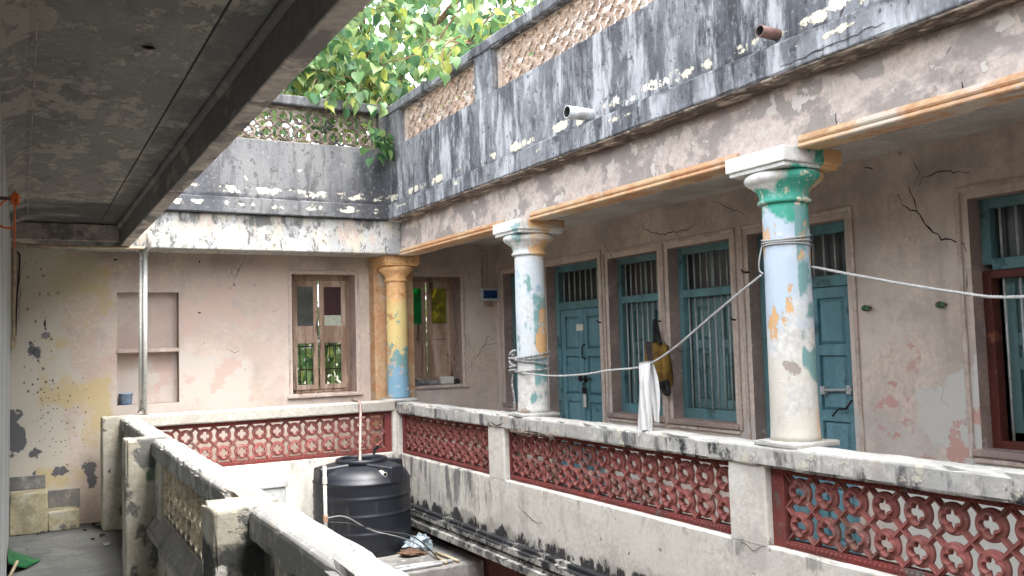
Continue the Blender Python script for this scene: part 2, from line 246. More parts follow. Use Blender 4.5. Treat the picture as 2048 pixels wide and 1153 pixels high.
for nm, c in (('leaf_dark', (.062, .15, .066)), ('leaf_mid', (.125, .245, .088)), ('leaf_light', (.23, .33, .125)), ('leaf_yellow', (.38, .42, .095))):
    LEAF.append(mat(nm, c, [L(tuple(.6*x for x in c), s=6, t=.52, w=.12, op=.8)], rough=.42, bump=0, grain=.12, spec=.5, transl=.45))

# ------------------------------------------------------------------ mesh helpers
WO = {}                                     # world origin of every object
class MB:
    def __init__(s): s.v = []; s.f = []; s.mi = []; s.cur = 0
    def add(s, vs, fs):
        o = len(s.v); s.v += [Vector(v) for v in vs]; s.f += [tuple(i+o for i in f) for f in fs]; s.mi += [s.cur]*len(fs); return s
    def box(s, x0, x1, y0, y1, z0, z1):
        return s.add([(x0, y0, z0), (x1, y0, z0), (x1, y1, z0), (x0, y1, z0), (x0, y0, z1), (x1, y0, z1), (x1, y1, z1), (x0, y1, z1)],
                     [(3, 2, 1, 0), (4, 5, 6, 7), (0, 1, 5, 4), (1, 2, 6, 5), (2, 3, 7, 6), (3, 0, 4, 7)])
    def bevbox(s, x0, x1, y0, y1, z0, z1, b=.006): return s.rough(x0, x1, y0, y1, z0, z1, seg=9, r=b, amp=0)
    def rough(s, x0, x1, y0, y1, z0, z1, seg=.06, r=.012, amp=.004, chip=0., seed=0., open_ends=()):
        """box with rounded, uneven, chipped edges"""
        lo = Vector((x0, y0, z0)); hi = Vector((x1, y1, z1)); r = min(r, .45*min(hi-lo))
        def cuts(a, b):
            n = max(1, round((b-a-2*r)/seg)); return [a, a+r*.35]+[a+r+(b-a-2*r)*i/n for i in range(n+1)]+[b-r*.35, b]
        C3 = [cuts(lo[i], hi[i]) for i in range(3)]; cache = {}
        def pt(q):
            key = tuple(round(c, 5) for c in q)
            if key in cache: return cache[key]
            inn = Vector([min(max(q[i], lo[i]+r), hi[i]-r) for i in range(3)]); d = Vector(q)-inn
            ne = sum(1 for i in range(3) if abs(d[i]) > 1e-6)
            n = d.normalized(); p = inn+n*r if r > 0 else Vector(q)
            if amp or chip:
                a = Vector((p.x*3+seed, p.y*3, p.z*3))
                k = noise.fractal(a*1.5, 1., 2., 4)*amp
                if chip and ne > 1:
                    c = noise.fractal(a*1.9+Vector((7, 3, 1)), .9, 2.1, 5); k -= max(0, c-.12)*chip
                p = p+n*k
            cache[key] = len(s.v); s.v.append(p); return cache[key]
        for ax in range(3):
            u, v = [(1, 2), (2, 0), (0, 1)][ax]
            for side in (0, 1):
                base = (hi if side else lo)[ax]
                for i in range(len(C3[u])-1):
                    for j in range(len(C3[v])-1):
                        ids = []
                        for (a, b) in ((i, j), (i+1, j), (i+1, j+1), (i, j+1)):
                            q = [0, 0, 0]; q[ax] = base; q[u] = C3[u][a]; q[v] = C3[v][b]; ids.append(pt(q))
                        s.f.append(tuple(ids if side else ids[::-1])); s.mi.append(s.cur)
        return s
    def lathe(s, prof, c=(0, 0, 0), n=28, cap=True):
        c = Vector(c); o = len(s.v); m = len(prof)
        for r, z in prof:
            for k in range(n):
                a = 2*math.pi*k/n; s.v.append(c+Vector((r*math.cos(a), r*math.sin(a), z)))
        for i in range(m-1):
            for k in range(n):
                k2 = (k+1) % n; s.f.append((o+i*n+k, o+i*n+k2, o+(i+1)*n+k2, o+(i+1)*n+k)); s.mi.append(s.cur)
        if cap:
            s.f.append(tuple(o+k for k in reversed(range(n)))); s.f.append(tuple(o+(m-1)*n+k for k in range(n))); s.mi += [s.cur]*2
        return s
    def tube(s, pts, r, n=8, cap=True, closed=False):
        pts = [Vector(p) for p in pts]; m = len(pts); rs = r if isinstance(r, (list, tuple)) else [r]*m; o = len(s.v); ref = None
        for i, p in enumerate(pts):
            if closed: t = (pts[(i+1) % m]-pts[i-1]).normalized()
            else: t = (pts[min(i+1, m-1)]-pts[max(i-1, 0)]).normalized()
            if ref is None: ref = Vector((0, 0, 1)) if abs(t.z) < .9 else Vector((1, 0, 0))
            a = (ref-t*ref.dot(t)).normalized(); b = t.cross(a); ref = a
            for k in range(n):
                an = 2*math.pi*k/n; s.v.append(p+(a*math.cos(an)+b*math.sin(an))*rs[i])
        for i in range(m if closed else m-1):
            j = (i+1) % m
            for k in range(n):
                k2 = (k+1) % n; s.f.append((o+i*n+k, o+i*n+k2, o+j*n+k2, o+j*n+k)); s.mi.append(s.cur)
        if cap and not closed:
            s.f.append(tuple(o+k for k in reversed(range(n)))); s.f.append(tuple(o+(m-1)*n+k for k in range(n))); s.mi += [s.cur]*2
        return s
    def pipe(s, a, b, r, wall=.004, n=20):
        """hollow pipe from a to b, open at both ends; slot cur outside, cur+1 inside"""
        a = Vector(a); b = Vector(b); k = s.cur
        s.tube([a, b], r, n, cap=False); s.cur = k+1; d = (b-a).normalized()
        o = len(s.v); s.tube([a, b], r-wall, n, cap=False); nf = n
        s.f[-nf:] = [tuple(reversed(f)) for f in s.f[-nf:]]
        s.cur = k
        for e in (0, 1):
            for q in range(n):
                q2 = (q+1) % n; A = o-2*n+e*n; B = o+e*n
                f = (A+q, A+q2, B+q2, B+q); s.f.append(f if e else f[::-1]); s.mi.append(k)
        return s
    def prism(s, poly, ax, a, b):
        """extrude a 2-D polygon (list of (u,v)) along axis ax from a to b"""
        n = len(poly); vs = []
        for t in (a, b):
            for (u, v) in poly: vs.append({0: (t, u, v), 1: (u, t, v), 2: (u, v, t)}[ax])
        fs = [tuple(range(n))[::-1], tuple(range(n, 2*n))]+[(i, (i+1) % n, n+(i+1) % n, n+i) for i in range(n)]
        if ax == 1: fs = [f[::-1] for f in fs]
        return s.add(vs, fs)
    def xf(s, fn): s.v = [Vector(fn(v)) for v in s.v]; return s
def mesh_of(name, mb, mats, org=Vector((0, 0, 0)), smooth=False):
    me = bpy.data.meshes.new(name); me.from_pydata([v-org for v in mb.v], [], mb.f)
    for m in (mats if isinstance(mats, (list, tuple)) else [mats]): me.materials.append(MATS[m] if isinstance(m, str) else m)
    if any(mb.mi): me.polygons.foreach_set('material_index', mb.mi)
    if smooth: me.polygons.foreach_set('use_smooth', [True]*len(me.polygons))
    me.update(); return me
def tag(o, label=None, cat=None, group=None, kind=None):
    for k, v in (('label', label), ('category', cat), ('group', group), ('kind', kind)):
        if v: o[k] = v
    return o
def link(o, parent, w):
    COL.objects.link(o); WO[o.name] = Vector(w)
    if parent is not None: o.parent = parent; o.location = Vector(w)-WO[parent.name]
    else: o.location = w
    return o
def thing(name, label, cat, loc, group=None): return tag(link(bpy.data.objects.new(name, None), None, loc), label, cat, group)
def obj(name, mb, mats, parent=None, org=None, smooth=False, **kw):
    if org is None:
        lo = Vector([min(v[i] for v in mb.v) for i in range(3)]); hi = Vector([max(v[i] for v in mb.v) for i in range(3)])
        org = Vector(((lo.x+hi.x)/2, (lo.y+hi.y)/2, lo.z))
    o = bpy.data.objects.new(name, mesh_of(name, mb, mats, Vector(org), smooth))
    return tag(link(o, parent, org), **kw)
def inst(name, me, parent, w, rot=(0, 0, 0), scale=None):
    o = bpy.data.objects.new(name, me); link(o, parent, w); o.rotation_euler = rot
    if scale: o.scale = scale
    return o
def struct(name, mb, mats): return obj(name, mb, mats, kind='structure')
def holed(mb, ax, p0, p1, u0, u1, z0, z1, holes):
    """wall slab with openings: normal axis ax between p0 and p1, running u0..u1, z0..z1; holes = (ua, ub, za, zb[, depth])"""
    us = sorted({u0, u1, *[h[0] for h in holes], *[h[1] for h in holes]}); zs = sorted({z0, z1, *[h[2] for h in holes], *[h[3] for h in holes]})
    def P(p, u, z): return (p, u, z) if ax == 0 else (u, p, z)
    def quad(*q): mb.add(q, [(0, 1, 2, 3)])
    for i in range(len(us)-1):
        for j in range(len(zs)-1):
            a, b, c, d = us[i], us[i+1], zs[j], zs[j+1]
            if any(h[0] <= a and b <= h[1] and h[2] <= c and d <= h[3] for h in holes): continue
            mb.cur = 0
            quad(P(p0, a, c), P(p0, b, c), P(p0, b, d), P(p0, a, d)); quad(P(p1, a, d), P(p1, b, d), P(p1, b, c), P(p1, a, c))
    mb.cur = 1
    for h in holes:
        a, b, c, d = h[:4]; e = h[4] if len(h) > 4 else p1
        quad(P(p0, a, c), P(e, a, c), P(e, a, d), P(p0, a, d)); quad(P(p0, b, d), P(e, b, d), P(e, b, c), P(p0, b, c))
        quad(P(p0, a, c), P(p0, b, c), P(e, b, c), P(e, a, c)); quad(P(p0, a, d), P(e, a, d), P(e, b, d), P(p0, b, d))
        if len(h) > 4: mb.cur = 0; quad(P(e, a, c), P(e, b, c), P(e, b, d), P(e, a, d)); mb.cur = 1
    mb.cur = 0
    for (a, b) in ((u0, u0), (u1, u1)): quad(P(p0, a, z0), P(p1, a, z0), P(p1, a, z1), P(p0, a, z1))
    quad(P(p0, u0, z1), P(p1, u0, z1), P(p1, u1, z1), P(p0, u1, z1)); quad(P(p0, u0, z0), P(p0, u1, z0), P(p1, u1, z0), P(p1, u0, z0))
    return mb
def crack(parent, px, ax, v, nrm, w=.006, seed=1, name='crack', off=.002, m='crack_dark'):
    """uneven dark fissure in a wall: a ribbon through photo points on the plane ax = v"""
    rnd = random.Random(seed); nrm = Vector(nrm); pts = [at(x, y, ax, v) for x, y in px]; fine = []
    for a, b in zip(pts, pts[1:]):
        k = max(2, int((b-a).length/.03))
        for i in range(k): fine.append(a.lerp(b, i/k)+Vector([rnd.uniform(-.009, .009) if j != ax else 0 for j in range(3)]))
    fine.append(pts[-1]); mb = MB(); n = len(fine)
    for i, p in enumerate(fine):
        t = (fine[min(i+1, n-1)]-fine[max(i-1, 0)]).normalized(); sd = nrm.cross(t)
        ww = w*(.35+.65*math.sin(math.pi*min(1, max(.04, i/(n-1)))))*rnd.uniform(.5, 1.2)
        mb.v += [p+nrm*off+sd*ww/2, p+nrm*off-sd*ww/2]
    for i in range(n-1): mb.f.append((2*i, 2*i+1, 2*i+3, 2*i+2)); mb.mi.append(0)
    return obj(name, mb, m, parent)

# ------------------------------------------------------------------ lattice tiles (pierced cement quatrefoils)
TS = .17
def tile_mesh(name, m, s=TS, d=.027):
    mb = MB(); N = 40; o = 0
    def ri(t):
        a = (t+math.pi/4) % (math.pi/2)-math.pi/4
        return .150*math.cos(a)+math.sqrt(max(.122**2-(.150*math.sin(a))**2, 0))
    rows = [(0, -.035, .25), (0, 0, .95), (1, .045, 1.), (1, .062, .40), (2, .405, .34), (2, .42, .15), (2, .42, -.35), (1, .07, -.45), (1, .05, -.95), (0, -.03, -.3)]
    for k in range(N):
        t = 2*math.pi*k/N; q = ri(t)
        for typ, a, w in rows:
            rr = q+a if typ == 0 else (q+a if typ == 1 else a)
            mb.v.append(Vector((rr*math.cos(t)*s, -w*d, rr*math.sin(t)*s)))
    m_ = len(rows)
    for k in range(N):
        k2 = (k+1) % N
        for i in range(m_):
            i2 = (i+1) % m_; mb.f.append((k*m_+i, k2*m_+i, k2*m_+i2, k*m_+i2)); mb.mi.append(0)
    for q in range(4):
        an = math.pi/4+q*math.pi/2; e = Vector((math.cos(an), 0, math.sin(an))); g = Vector((-math.sin(an), 0, math.cos(an)))
        for hw, w0, w1 in ((.075, .28, -.3), (.021, .75, -.75)):
            pr = [(.38, hw), (.38, -hw), (.7071-hw, -hw), (.7071, 0), (.7071-hw, hw)]
            vs = [(e*u+g*v)*s+Vector((0, -w*d, 0)) for w in (w0, w1) for u, v in pr]
            mb.add(vs, [(0, 1, 2, 3, 4), (9, 8, 7, 6, 5)]+[(i+5, (i+1) % 5+5, (i+1) % 5, i) for i in range(5)])
    me = mesh_of(name, mb, m); return me
TILE = {k: tile_mesh('lattice_tile', k) for k in ('red_lattice', 'tan_lattice', 'brown_lattice', 'cream_lattice')}
def lattice(parent, ax, p, u0, u1, z0, z1, tile, frame, skew=None, bead=True, bord=.0):
    """framed panel of pierced tiles on the plane ax = p (front faces the negative axis)"""
    n = max(1, int((u1-u0-.03)/TS)); ru = (u1-u0-n*TS)/2; rv = (z1-z0-2*TS)/2
    mb = MB(); dp = .029
    def B(a, b, c, d, e=dp): mb.box(p-e, p+e, a, b, c, d) if ax == 0 else mb.box(a, b, p-e, p+e, c, d)
    B(u0, u1, z0, z0+rv); B(u0, u1, z1-rv, z1); B(u0, u0+ru, z0+rv, z1-rv); B(u1-ru, u1, z0+rv, z1-rv)
    if bead:
        k = int((u1-u0-2*ru)/.028)
        for i in range(k):
            u = u0+ru+(i+.5)*(u1-u0-2*ru)/k
            for z in (z0+rv*.62, z1-rv*.62):
                c = Vector((p-dp, u, z)) if ax == 0 else Vector((u, p-dp, z)); q = .0085; out = Vector((-.012, 0, 0)) if ax == 0 else Vector((0, -.012, 0))
                a = Vector((0, q, 0)) if ax == 0 else Vector((q, 0, 0)); b = Vector((0, 0, q))
                mb.add([c+a+b, c-a+b, c-a-b, c+a-b, c+out+a*.4+b*.4, c+out-a*.4+b*.4, c+out-a*.4-b*.4, c+out+a*.4-b*.4], [(4, 5, 6, 7), (0, 1, 5, 4), (1, 2, 6, 5), (2, 3, 7, 6), (3, 0, 4, 7)])
    if skew: mb.xf(skew)
    pan = obj('lattice_panel', mb, frame, parent)
    rot = (0, 0, -math.pi/2) if ax == 0 else (0, 0, 0)
    for i in range(n):
        for j in range(2):
            u = u0+ru+(i+.5)*TS; z = z0+rv+(j+.5)*TS
            w = Vector((p, u, z)) if ax == 0 else Vector((u, p, z))
            if skew: w = Vector(skew(w))
            inst('lattice_tile', TILE[tile], pan, w, rot)
    return pan

# ================================================================== SETTING
g = MB(); nG = 24
g.v = [Vector((4, 4, -3.6))]+[Vector((4+300*math.cos(2*math.pi*k/nG), 4+300*math.sin(2*math.pi*k/nG), -3.6)) for k in range(nG)]
g.f = [(0, k+1, (k+1) % nG+1) for k in range(nG)]; g.mi = [0]*nG
struct('ground', g, 'ground')
struct('gallery_floor', MB().box(-.3, .80, -2.5, 9.2, -.25, 0), 'concrete_floor')
struct('gallery_floor', MB().box(.80, 3.45, 8.70, 9.2, -.25, -.002), 'concrete_floor')
struct('gallery_floor', MB().box(3.45, 8, -2.5, 9.2, -.25, -.004), 'light_floor')
struct('courtyard_floor', MB().box(.8, 3.5, -2.5, 9.2, -3.7, -3.58), 'courtyard_paving')

# ------------------------------------------------------------------ back wall
YB = 9.2
BW = [(2.49, 3.185, 1.075, 2.35), (3.76, 4.46, 1.10, 2.34), (.805, 1.365, 1.07, 1.565, YB+.13), (.805, 1.365, 1.605, 2.15, YB+.13)]
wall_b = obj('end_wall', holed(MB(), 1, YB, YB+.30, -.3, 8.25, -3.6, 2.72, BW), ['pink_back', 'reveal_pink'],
             label='peeling pink and yellow plaster wall with two broken shuttered windows and a shelf niche', cat='wall')
obj('pilaster', MB().rough(3.34, 3.80, 9.03, 9.199, -.001, 2.70, seg=.3, r=.012, amp=.002), 'orange_paint', wall_b, label='flat orange and cream painted pilaster')
mb = MB().rough(.80, 1.372, YB-.012, YB+.128, 1.566, 1.604, seg=.1, r=.006, amp=.002); obj('niche_shelf', mb, 'trim_pink', wall_b)
def surround(parent, ax, p, u0, u1, z0, z1, w=.035, t=.018, gap=.05, sill=True):
    for (a, b, c, d) in ((u0-gap-w, u0-gap, z0-gap if sill else z0, z1+gap+w), (u1+gap, u1+gap+w, z0-gap if sill else z0, z1+gap+w), (u0-gap, u1+gap, z1+gap, z1+gap+w), (u0-gap, u1+gap, z0-gap-w, z0-gap)):
        if not sill and d <= z0: continue
        mb = MB()
        if ax == 0: mb.rough(p-t, p-.0005, a, b, c, d, seg=.2, r=.007, amp=.0015)
        else: mb.rough(a, b, p-t, p-.0005, c, d, seg=.2, r=.007, amp=.0015)
        obj('surround_strip', mb, 'trim_pink', parent)
def old_window(x0, x1, z0, z1, glass_cols, open_low, lean):
    yf = YB+.20
    mb = MB(); fw = .05
    mb.bevbox(x0, x1, yf, yf+.07, z1-fw, z1); mb.bevbox(x0, x1, yf, yf+.07, z0, z0+.04)
    mb.bevbox(x0, x0+fw, yf, yf+.069, z0+.04, z1-fw); mb.bevbox(x1-fw, x1, yf, yf+.069, z0+.04, z1-fw)
    win = obj('window', mb, 'old_wood', wall_b)
    surround(win, 1, YB, x0, x1, z0, z1, w=.02, t=.012, gap=.022)
    obj('sill', MB().rough(x0-.06, x1+.06, YB-.03, YB+.20, z0-.035, z0+.004, seg=.1, r=.01, amp=.003), 'trim_pink', win)
    xm = (x0+x1)/2; zb, zt = z0+.045, z1-fw-.004; zr0, zr1 = zb+.42*(zt-zb), zb+.58*(zt-zb); st = .05
    for k, (a, b) in enumerate(((x0+fw+.002, xm-.018), (xm+.006, x1-fw-.002))):
        sh = MB(); y0, y1 = yf-.028, yf+.008
        for (c, d, e, f) in ((a, a+st, zb, zt), (b-st, b, zb, zt), (a+st, b-st, zt-.07, zt), (a+st, b-st, zr0, zr1), (a+st, b-st, zb, zb+.05)):
            sh.bevbox(c, d, y0+(.001 if c > a+.01 else 0), y1, e, f, .004)
        if not open_low: sh.bevbox(a+st, b-st, y0+.014, y1-.006, zb+.05, zr0, .003)
        hx = a if k == 0 else b; an = lean[k]
        ca, sa = math.cos(an), math.sin(an)
        def rotf(v): dx, dy = v.x-hx, v.y-yf; return (hx+dx*ca-dy*sa, yf+dx*sa+dy*ca, v.z)
        obj('shutter', sh.xf(rotf), 'old_wood', win)
        pz0 = zr1
        if len(glass_cols[k]) == 2:
            zmid = zr1+.27*(zt-.07-zr1); obj('pane', MB().box(a+st, b-st, y0+.012, y0+.016, zr1, zmid).xf(rotf), glass_cols[k][1], win); pz0 = zmid
        obj('pane', MB().box(a+st, b-st, y0+.0125, y0+.0165, pz0, zt-.07).xf(rotf), glass_cols[k][0], win)
    if open_low:
        for i in range(9):
            x = x0+fw+(i+.5)*(x1-x0-2*fw)/9; obj('bar', MB().tube([(x, yf+.055, z0+.04), (x, yf+.055, z1-fw)], .006, 6), 'dark_iron', win)
        for z in (z0+.25, z0+.5): obj('bar', MB().box(x0+fw, x1-fw, yf+.050, yf+.060, z, z+.012), 'dark_iron', win)
    return win
old_window(2.49, 3.185, 1.075, 2.35, (('clear_glass',), ('plum_glass', 'pale_glass')), True, (R(1.5), R(-2.5)))
old_window(3.76, 4.46, 1.10, 2.34, (('green_glass',), ('amber_glass',)), False, (R(0), R(-1)))
obj('conduit', MB().box(4.735, 4.76, YB-.016, YB-.0005, 2.215, 2.70), 'trim_pink', wall_b); obj('conduit', MB().box(4.80, 4.825, YB-.016, YB-.0005, 2.215, 2.70), 'trim_pink', wall_b)
for i, pts in enumerate([[(548+410*.37, 480), (648, 500), (640, 520)], [(490, 515), (478, 540), (470, 552), (468, 570)], [(462, 540), (468, 553)], [(935, 740), (955, 712), (968, 688), (985, 690), (1000, 685)], [(965, 705), (975, 672), (990, 683)],
                         [(924, 525), (935, 545), (940, 560)], [(912, 640), (916, 700), (908, 715), (914, 735)], [(50, 520), (40, 560), (38, 640)], [(455, 700), (470, 705), (480, 700)], [(880, 700), (900, 715), (915, 680)]]):
    crack(wall_b, pts, 1, YB, (0, -1, 0), w=.006, seed=i)
for i, (x, y, w, h) in enumerate([(231, 520, .020, .010), (399, 524, .009, .018), (399, 626, .018, .009), (468, 570, .008, .016), (90, 647, .010, .05), (90, 672, .045, .04)]):
    p = at(x, y, 1, YB); mb = MB(); rr = random.Random(i)
    pts = [(p.x+w*rr.uniform(.55, 1.15)*math.cos(t*.3927), YB-.0025, p.z+h*rr.uniform(.55, 1.15)*math.sin(t*.3927)) for t in range(16)]
    mb.add([tuple(v) for v in pts], [tuple(range(16))]); obj('plaster_hole', mb, 'stone_grey' if i == 5 else 'crack_dark', wall_b)
# ------------------------------------------------------------------ right wall with its doors and windows
XR = 4.93; YF = XR+.12
DOORS = [(7.09, 8.06, 2.36), (4.12, 5.05, 2.34)]
WINS = [(6.165, 6.92, .86, 2.335), (5.25, 6.02, .86, 2.335), (2.42, 3.22, .845, 2.33), (8.40, 9.03, .86, 2.36)]
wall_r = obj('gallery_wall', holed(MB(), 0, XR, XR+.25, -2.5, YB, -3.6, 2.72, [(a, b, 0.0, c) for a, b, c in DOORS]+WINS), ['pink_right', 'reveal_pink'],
             label='long pinkish plaster wall with blue barred windows and blue panelled doors', cat='wall')
def bars(parent, u0, u1, z0, z1, n, x):
    for i in range(n):
        u = u0+(i+.5)*(u1-u0)/n; obj('bar', MB().tube([(x, u, z0), (x, u, z1)], .0075, 8), 'iron_bar', parent, smooth=True)
def panel_leaf(parent, a, b, z0, z1, x, rows, m, name):
    """framed leaf with raised fielded panels; a<b along y; x front"""
    mb = MB(); st = .075; n = len(rows); H = z1-z0; zz = z0
    mb.bevbox(x, x+.038, a, a+st, z0, z1, .003); mb.bevbox(x, x+.038, b-st, b, z0, z1, .003)
    rail = .075; hs_ = [(H-rail*(n+1))*r/sum(rows) for r in rows]; pans = []
    for i in range(n+1):
        mb.bevbox(x+.001, x+.037, a+st, b-st, zz, zz+rail, .003); zz += rail
        if i < n: pans.append((zz, zz+hs_[i])); zz += hs_[i]
    lf = obj(name, mb, m, parent)
    for (c, d) in pans:
        p = MB(); k = .03
        p.box(x+.028, x+.036, a+st, b-st, c, d)
        v = [(x+.026, a+st+.008, c+.006), (x+.026, b-st-.008, c+.006), (x+.026, b-st-.008, d-.006), (x+.026, a+st+.008, d-.006), (x+.005, a+st+k, c+k), (x+.005, b-st-k, c+k), (x+.005, b-st-k, d-k), (x+.005, a+st+k, d-k)]
        p.add(v, [(7, 6, 5, 4), (0, 4, 5, 1), (1, 5, 6, 2), (2, 6, 7, 3), (3, 7, 4, 0)])
        obj('panel', p, m, parent)
    return lf
def blue_door(a, b, zt, lab, extras):
    fw = .07; mid = 1.93; mb = MB(); x = YF
    mb.bevbox(x-.01, x+.08, a, a+fw, 0.002, zt); mb.bevbox(x-.01, x+.08, b-fw, b, 0.002, zt); mb.bevbox(x-.009, x+.08, a+fw, b-fw, zt-fw, zt); mb.bevbox(x-.012, x+.08, a+fw, b-fw, mid-.04, mid+.04)
    d = obj('door', mb, 'teal_paint', wall_r, label=lab)
    surround(d, 0, XR, a, b, 0, zt, w=.03, gap=.045, sill=False)
    bars(d, a+fw, b-fw, mid+.04, zt-fw, 8, x+.03)
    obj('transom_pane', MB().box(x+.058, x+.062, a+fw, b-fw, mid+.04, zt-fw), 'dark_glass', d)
    ym = (a+b)/2
    for (c, e) in ((a+fw+.003, ym-.002), (ym+.002, b-fw-.003)): panel_leaf(d, c, e, .01, mid-.045, x+.008, (1, 1.05, 1.05, .9), 'teal_door', 'door_leaf')
    obj('meeting_strip', MB().bevbox(x-.004, x+.012, ym-.016, ym+.016, .02, mid-.06, .004), 'teal_door', d)
    return d, ym
d1, ym = blue_door(*DOORS[0], 'light blue double door with a padlock and a paper tag', 0)
X1 = YF
obj('latch', MB().tube([(X1-.02, ym-.16, 1.17), (X1-.02, ym+.08, 1.17)], .009, 8).box(X1-.025, X1+.006, ym-.05, ym-.03, 1.13, 1.2).box(X1-.025, X1+.006, ym+.04, ym+.06, 1.14, 1.2), 'dark_iron', d1)
obj('padlock', MB().bevbox(X1-.045, X1-.02, ym-.075, ym-.02, 1.02, 1.08, .006).tube([(X1-.032, ym-.065+.035*(1-math.cos(t*math.pi/6))/2, 1.08+.05*math.sin(t*math.pi/6)) for t in range(7)], .006, 6), 'dark_iron', d1)
obj('tag', MB().bevbox(X1-.03, X1-.024, ym-.07, ym-.02, .88, 1.01, .002), 'paper', d1)
obj('handle', MB().tube([(X1+.004, ym-.035, 1.52), (X1-.03, ym-.035, 1.50), (X1-.034, ym-.035, 1.44), (X1-.03, ym-.035, 1.385), (X1+.004, ym-.035, 1.37)], .008, 8), 'dark_iron', d1)
obj('paper_slip', MB().bevbox(X1-.008, X1-.005, ym-.03, ym+.10, 1.66, 1.73, .001), 'paper', d1)
d2, ym = blue_door(*DOORS[1], 'light blue panelled door with a long iron bolt beside the bare plaster', 0)
obj('latch', MB().tube([(X1-.02, ym-.38, 1.16), (X1-.02, ym-.10, 1.15)], .010, 8).box(X1-.03, X1+.006, ym-.37, ym-.33, 1.13, 1.19).box(X1-.03, X1+.006, ym-.14, ym-.10, 1.12, 1.18), 'iron_bar', d2)
obj('hook_wire', MB().tube([(X1-.02, ym-.37, 1.09), (X1-.04, ym-.33, 1.03), (X1-.03, ym-.25, 1.02), (X1-.03, ym-.20, .97)], .007, 6), 'dark_iron', d2)
def blue_window(a, b, z0, z1, lab, n, lower_frame='teal_paint'):
    fw = .06; mid = 1.935; x = YF; mb = MB()
    mb.bevbox(x-.01, x+.07, a, a+fw, mid, z1); mb.bevbox(x-.01, x+.07, b-fw, b, mid, z1); mb.bevbox(x-.009, x+.07, a+fw, b-fw, z1-fw, z1); mb.bevbox(x-.012, x+.07, a+fw, b-fw, mid-.035, mid+.035)
    if lower_frame == 'teal_paint':
        mb.bevbox(x-.01, x+.07, a, a+fw, z0, mid); mb.bevbox(x-.01, x+.07, b-fw, b, z0, mid); mb.bevbox(x-.011, x+.07, a+fw, b-fw, z0, z0+.09)
    w = obj('window', mb, 'teal_paint', wall_r, label=lab)
    if lower_frame != 'teal_paint':
        mb = MB(); mb.bevbox(x-.022, x+.06, a, a+.055, z0, mid-.037); mb.bevbox(x-.022, x+.06, b-.055, b, z0, mid-.037); mb.bevbox(x-.023, x+.05, a+.055, b-.055, mid-.085, mid-.037); mb.bevbox(x-.02, x+.05, a+.055, b-.055, z0, z0+.05)
        obj('outer_frame', mb, lower_frame, w, label='dark red wooden frame')
    surround(w, 0, XR, a, b, z0, z1, w=.03, gap=.045)
    obj('sill', MB().rough(XR-.035, YF+.02, a-.05, b+.05, z0-.04, z0+.006, seg=.1, r=.01, amp=.003, chip=.03), 'reveal_pink', w)
    bars(w, a+fw, b-fw, mid+.035, z1-fw, n, x+.02); bars(w, a+fw, b-fw, z0+.05, mid-.035, n, x+.02)
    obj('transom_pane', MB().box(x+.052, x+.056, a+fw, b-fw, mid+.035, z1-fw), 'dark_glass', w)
    obj('transom_bar', MB().bevbox(x+.035, x+.051, (a+b)/2-.012, (a+b)/2+.012, mid+.04, z1-fw-.003, .003), 'teal_shutter', w)
    ym = (a+b)/2
    for (c, e) in ((a+fw+.002, ym-.002), (ym+.002, b-fw-.002)):
        panel_leaf(w, c, e, z0+.092, mid-.04, x+.075, (2.2, .5, 2.2), 'teal_shutter', 'shutter')
        for k in range(3):
            yy = c+.085+(k+.5)*(e-c-.17)/3; obj('shutter_rib', MB().bevbox(x+.062, x+.076, yy-.008, yy+.008, z0+.18, mid-.52, .002), 'teal_shutter', w)
    return w
blue_window(*WINS[0], 'blue barred window beside the hanging bag', 8)
blue_window(*WINS[1], 'blue barred window between the bag hook and the bolted door', 8)
blue_window(*WINS[2], 'barred window with teal transom and dark red lower frame', 7, 'maroon_wood')
blue_window(*WINS[3], 'narrow blue barred window by the far corner', 6)
for i, (pts, w) in enumerate([([(1795, 390), (1805, 410), (1838, 430), (1860, 455), (1885, 478), (1930, 487), (1934, 505)], .016), ([(1812, 370), (1830, 400), (1838, 430)], .012), ([(1838, 370), (1845, 355), (1880, 342), (1940, 345)], .011),
        ([(1820, 310), (1838, 345), (1830, 375)], .006), ([(1725, 334), (1738, 334), (1748, 338)], .010), ([(1280, 440), (1290, 460), (1320, 470), (1375, 460), (1390, 450)], .014), ([(1340, 455), (1375, 490)], .008), ([(1410, 455), (1412, 435)], .010),
        ([(1206, 478), (1215, 500), (1232, 525)], .012), ([(1420, 400), (1480, 425), (1500, 440)], .008), ([(1935, 545), (1934, 585)], .012), ([(1345, 690), (1362, 705), (1385, 698)], .008), ([(1870, 760), (1890, 775), (1885, 800), (1900, 815)], .004)]):
    crack(wall_r, pts, 0, XR, (-1, 0, 0), w=w*.7, seed=40+i)
for i, (x, y) in enumerate([(1205, 645), (1475, 640), (1496, 545)]):
    p = at(x, y, 0, XR); obj('wall_hook', MB().tube([(XR+.01, p.y, p.z), (XR-.05, p.y, p.z), (XR-.06, p.y+.01, p.z+.02)], .007, 6), 'dark_iron', wall_r)
for i, (x, y) in enumerate([(1732, 617), (1881, 610)]):
    p = at(x, y, 0, XR-.02); o = obj('coat_peg', MB().lathe([(.0, .05), (.014, .048), (.022, .03), (.018, .015), (.010, .008), (.012, 0), (.020, 0)][::-1], n=12).xf(lambda v: (XR-.004-v.z, p.y+v.x, p.z+v.y)), 'knob_green', wall_r, smooth=True)
    obj('coat_peg_arm', MB().tube([(XR+.002, p.y-.02, p.z), (XR-.045, p.y-.028, p.z+.002)], [.012, .015], 8), 'knob_green', wall_r)
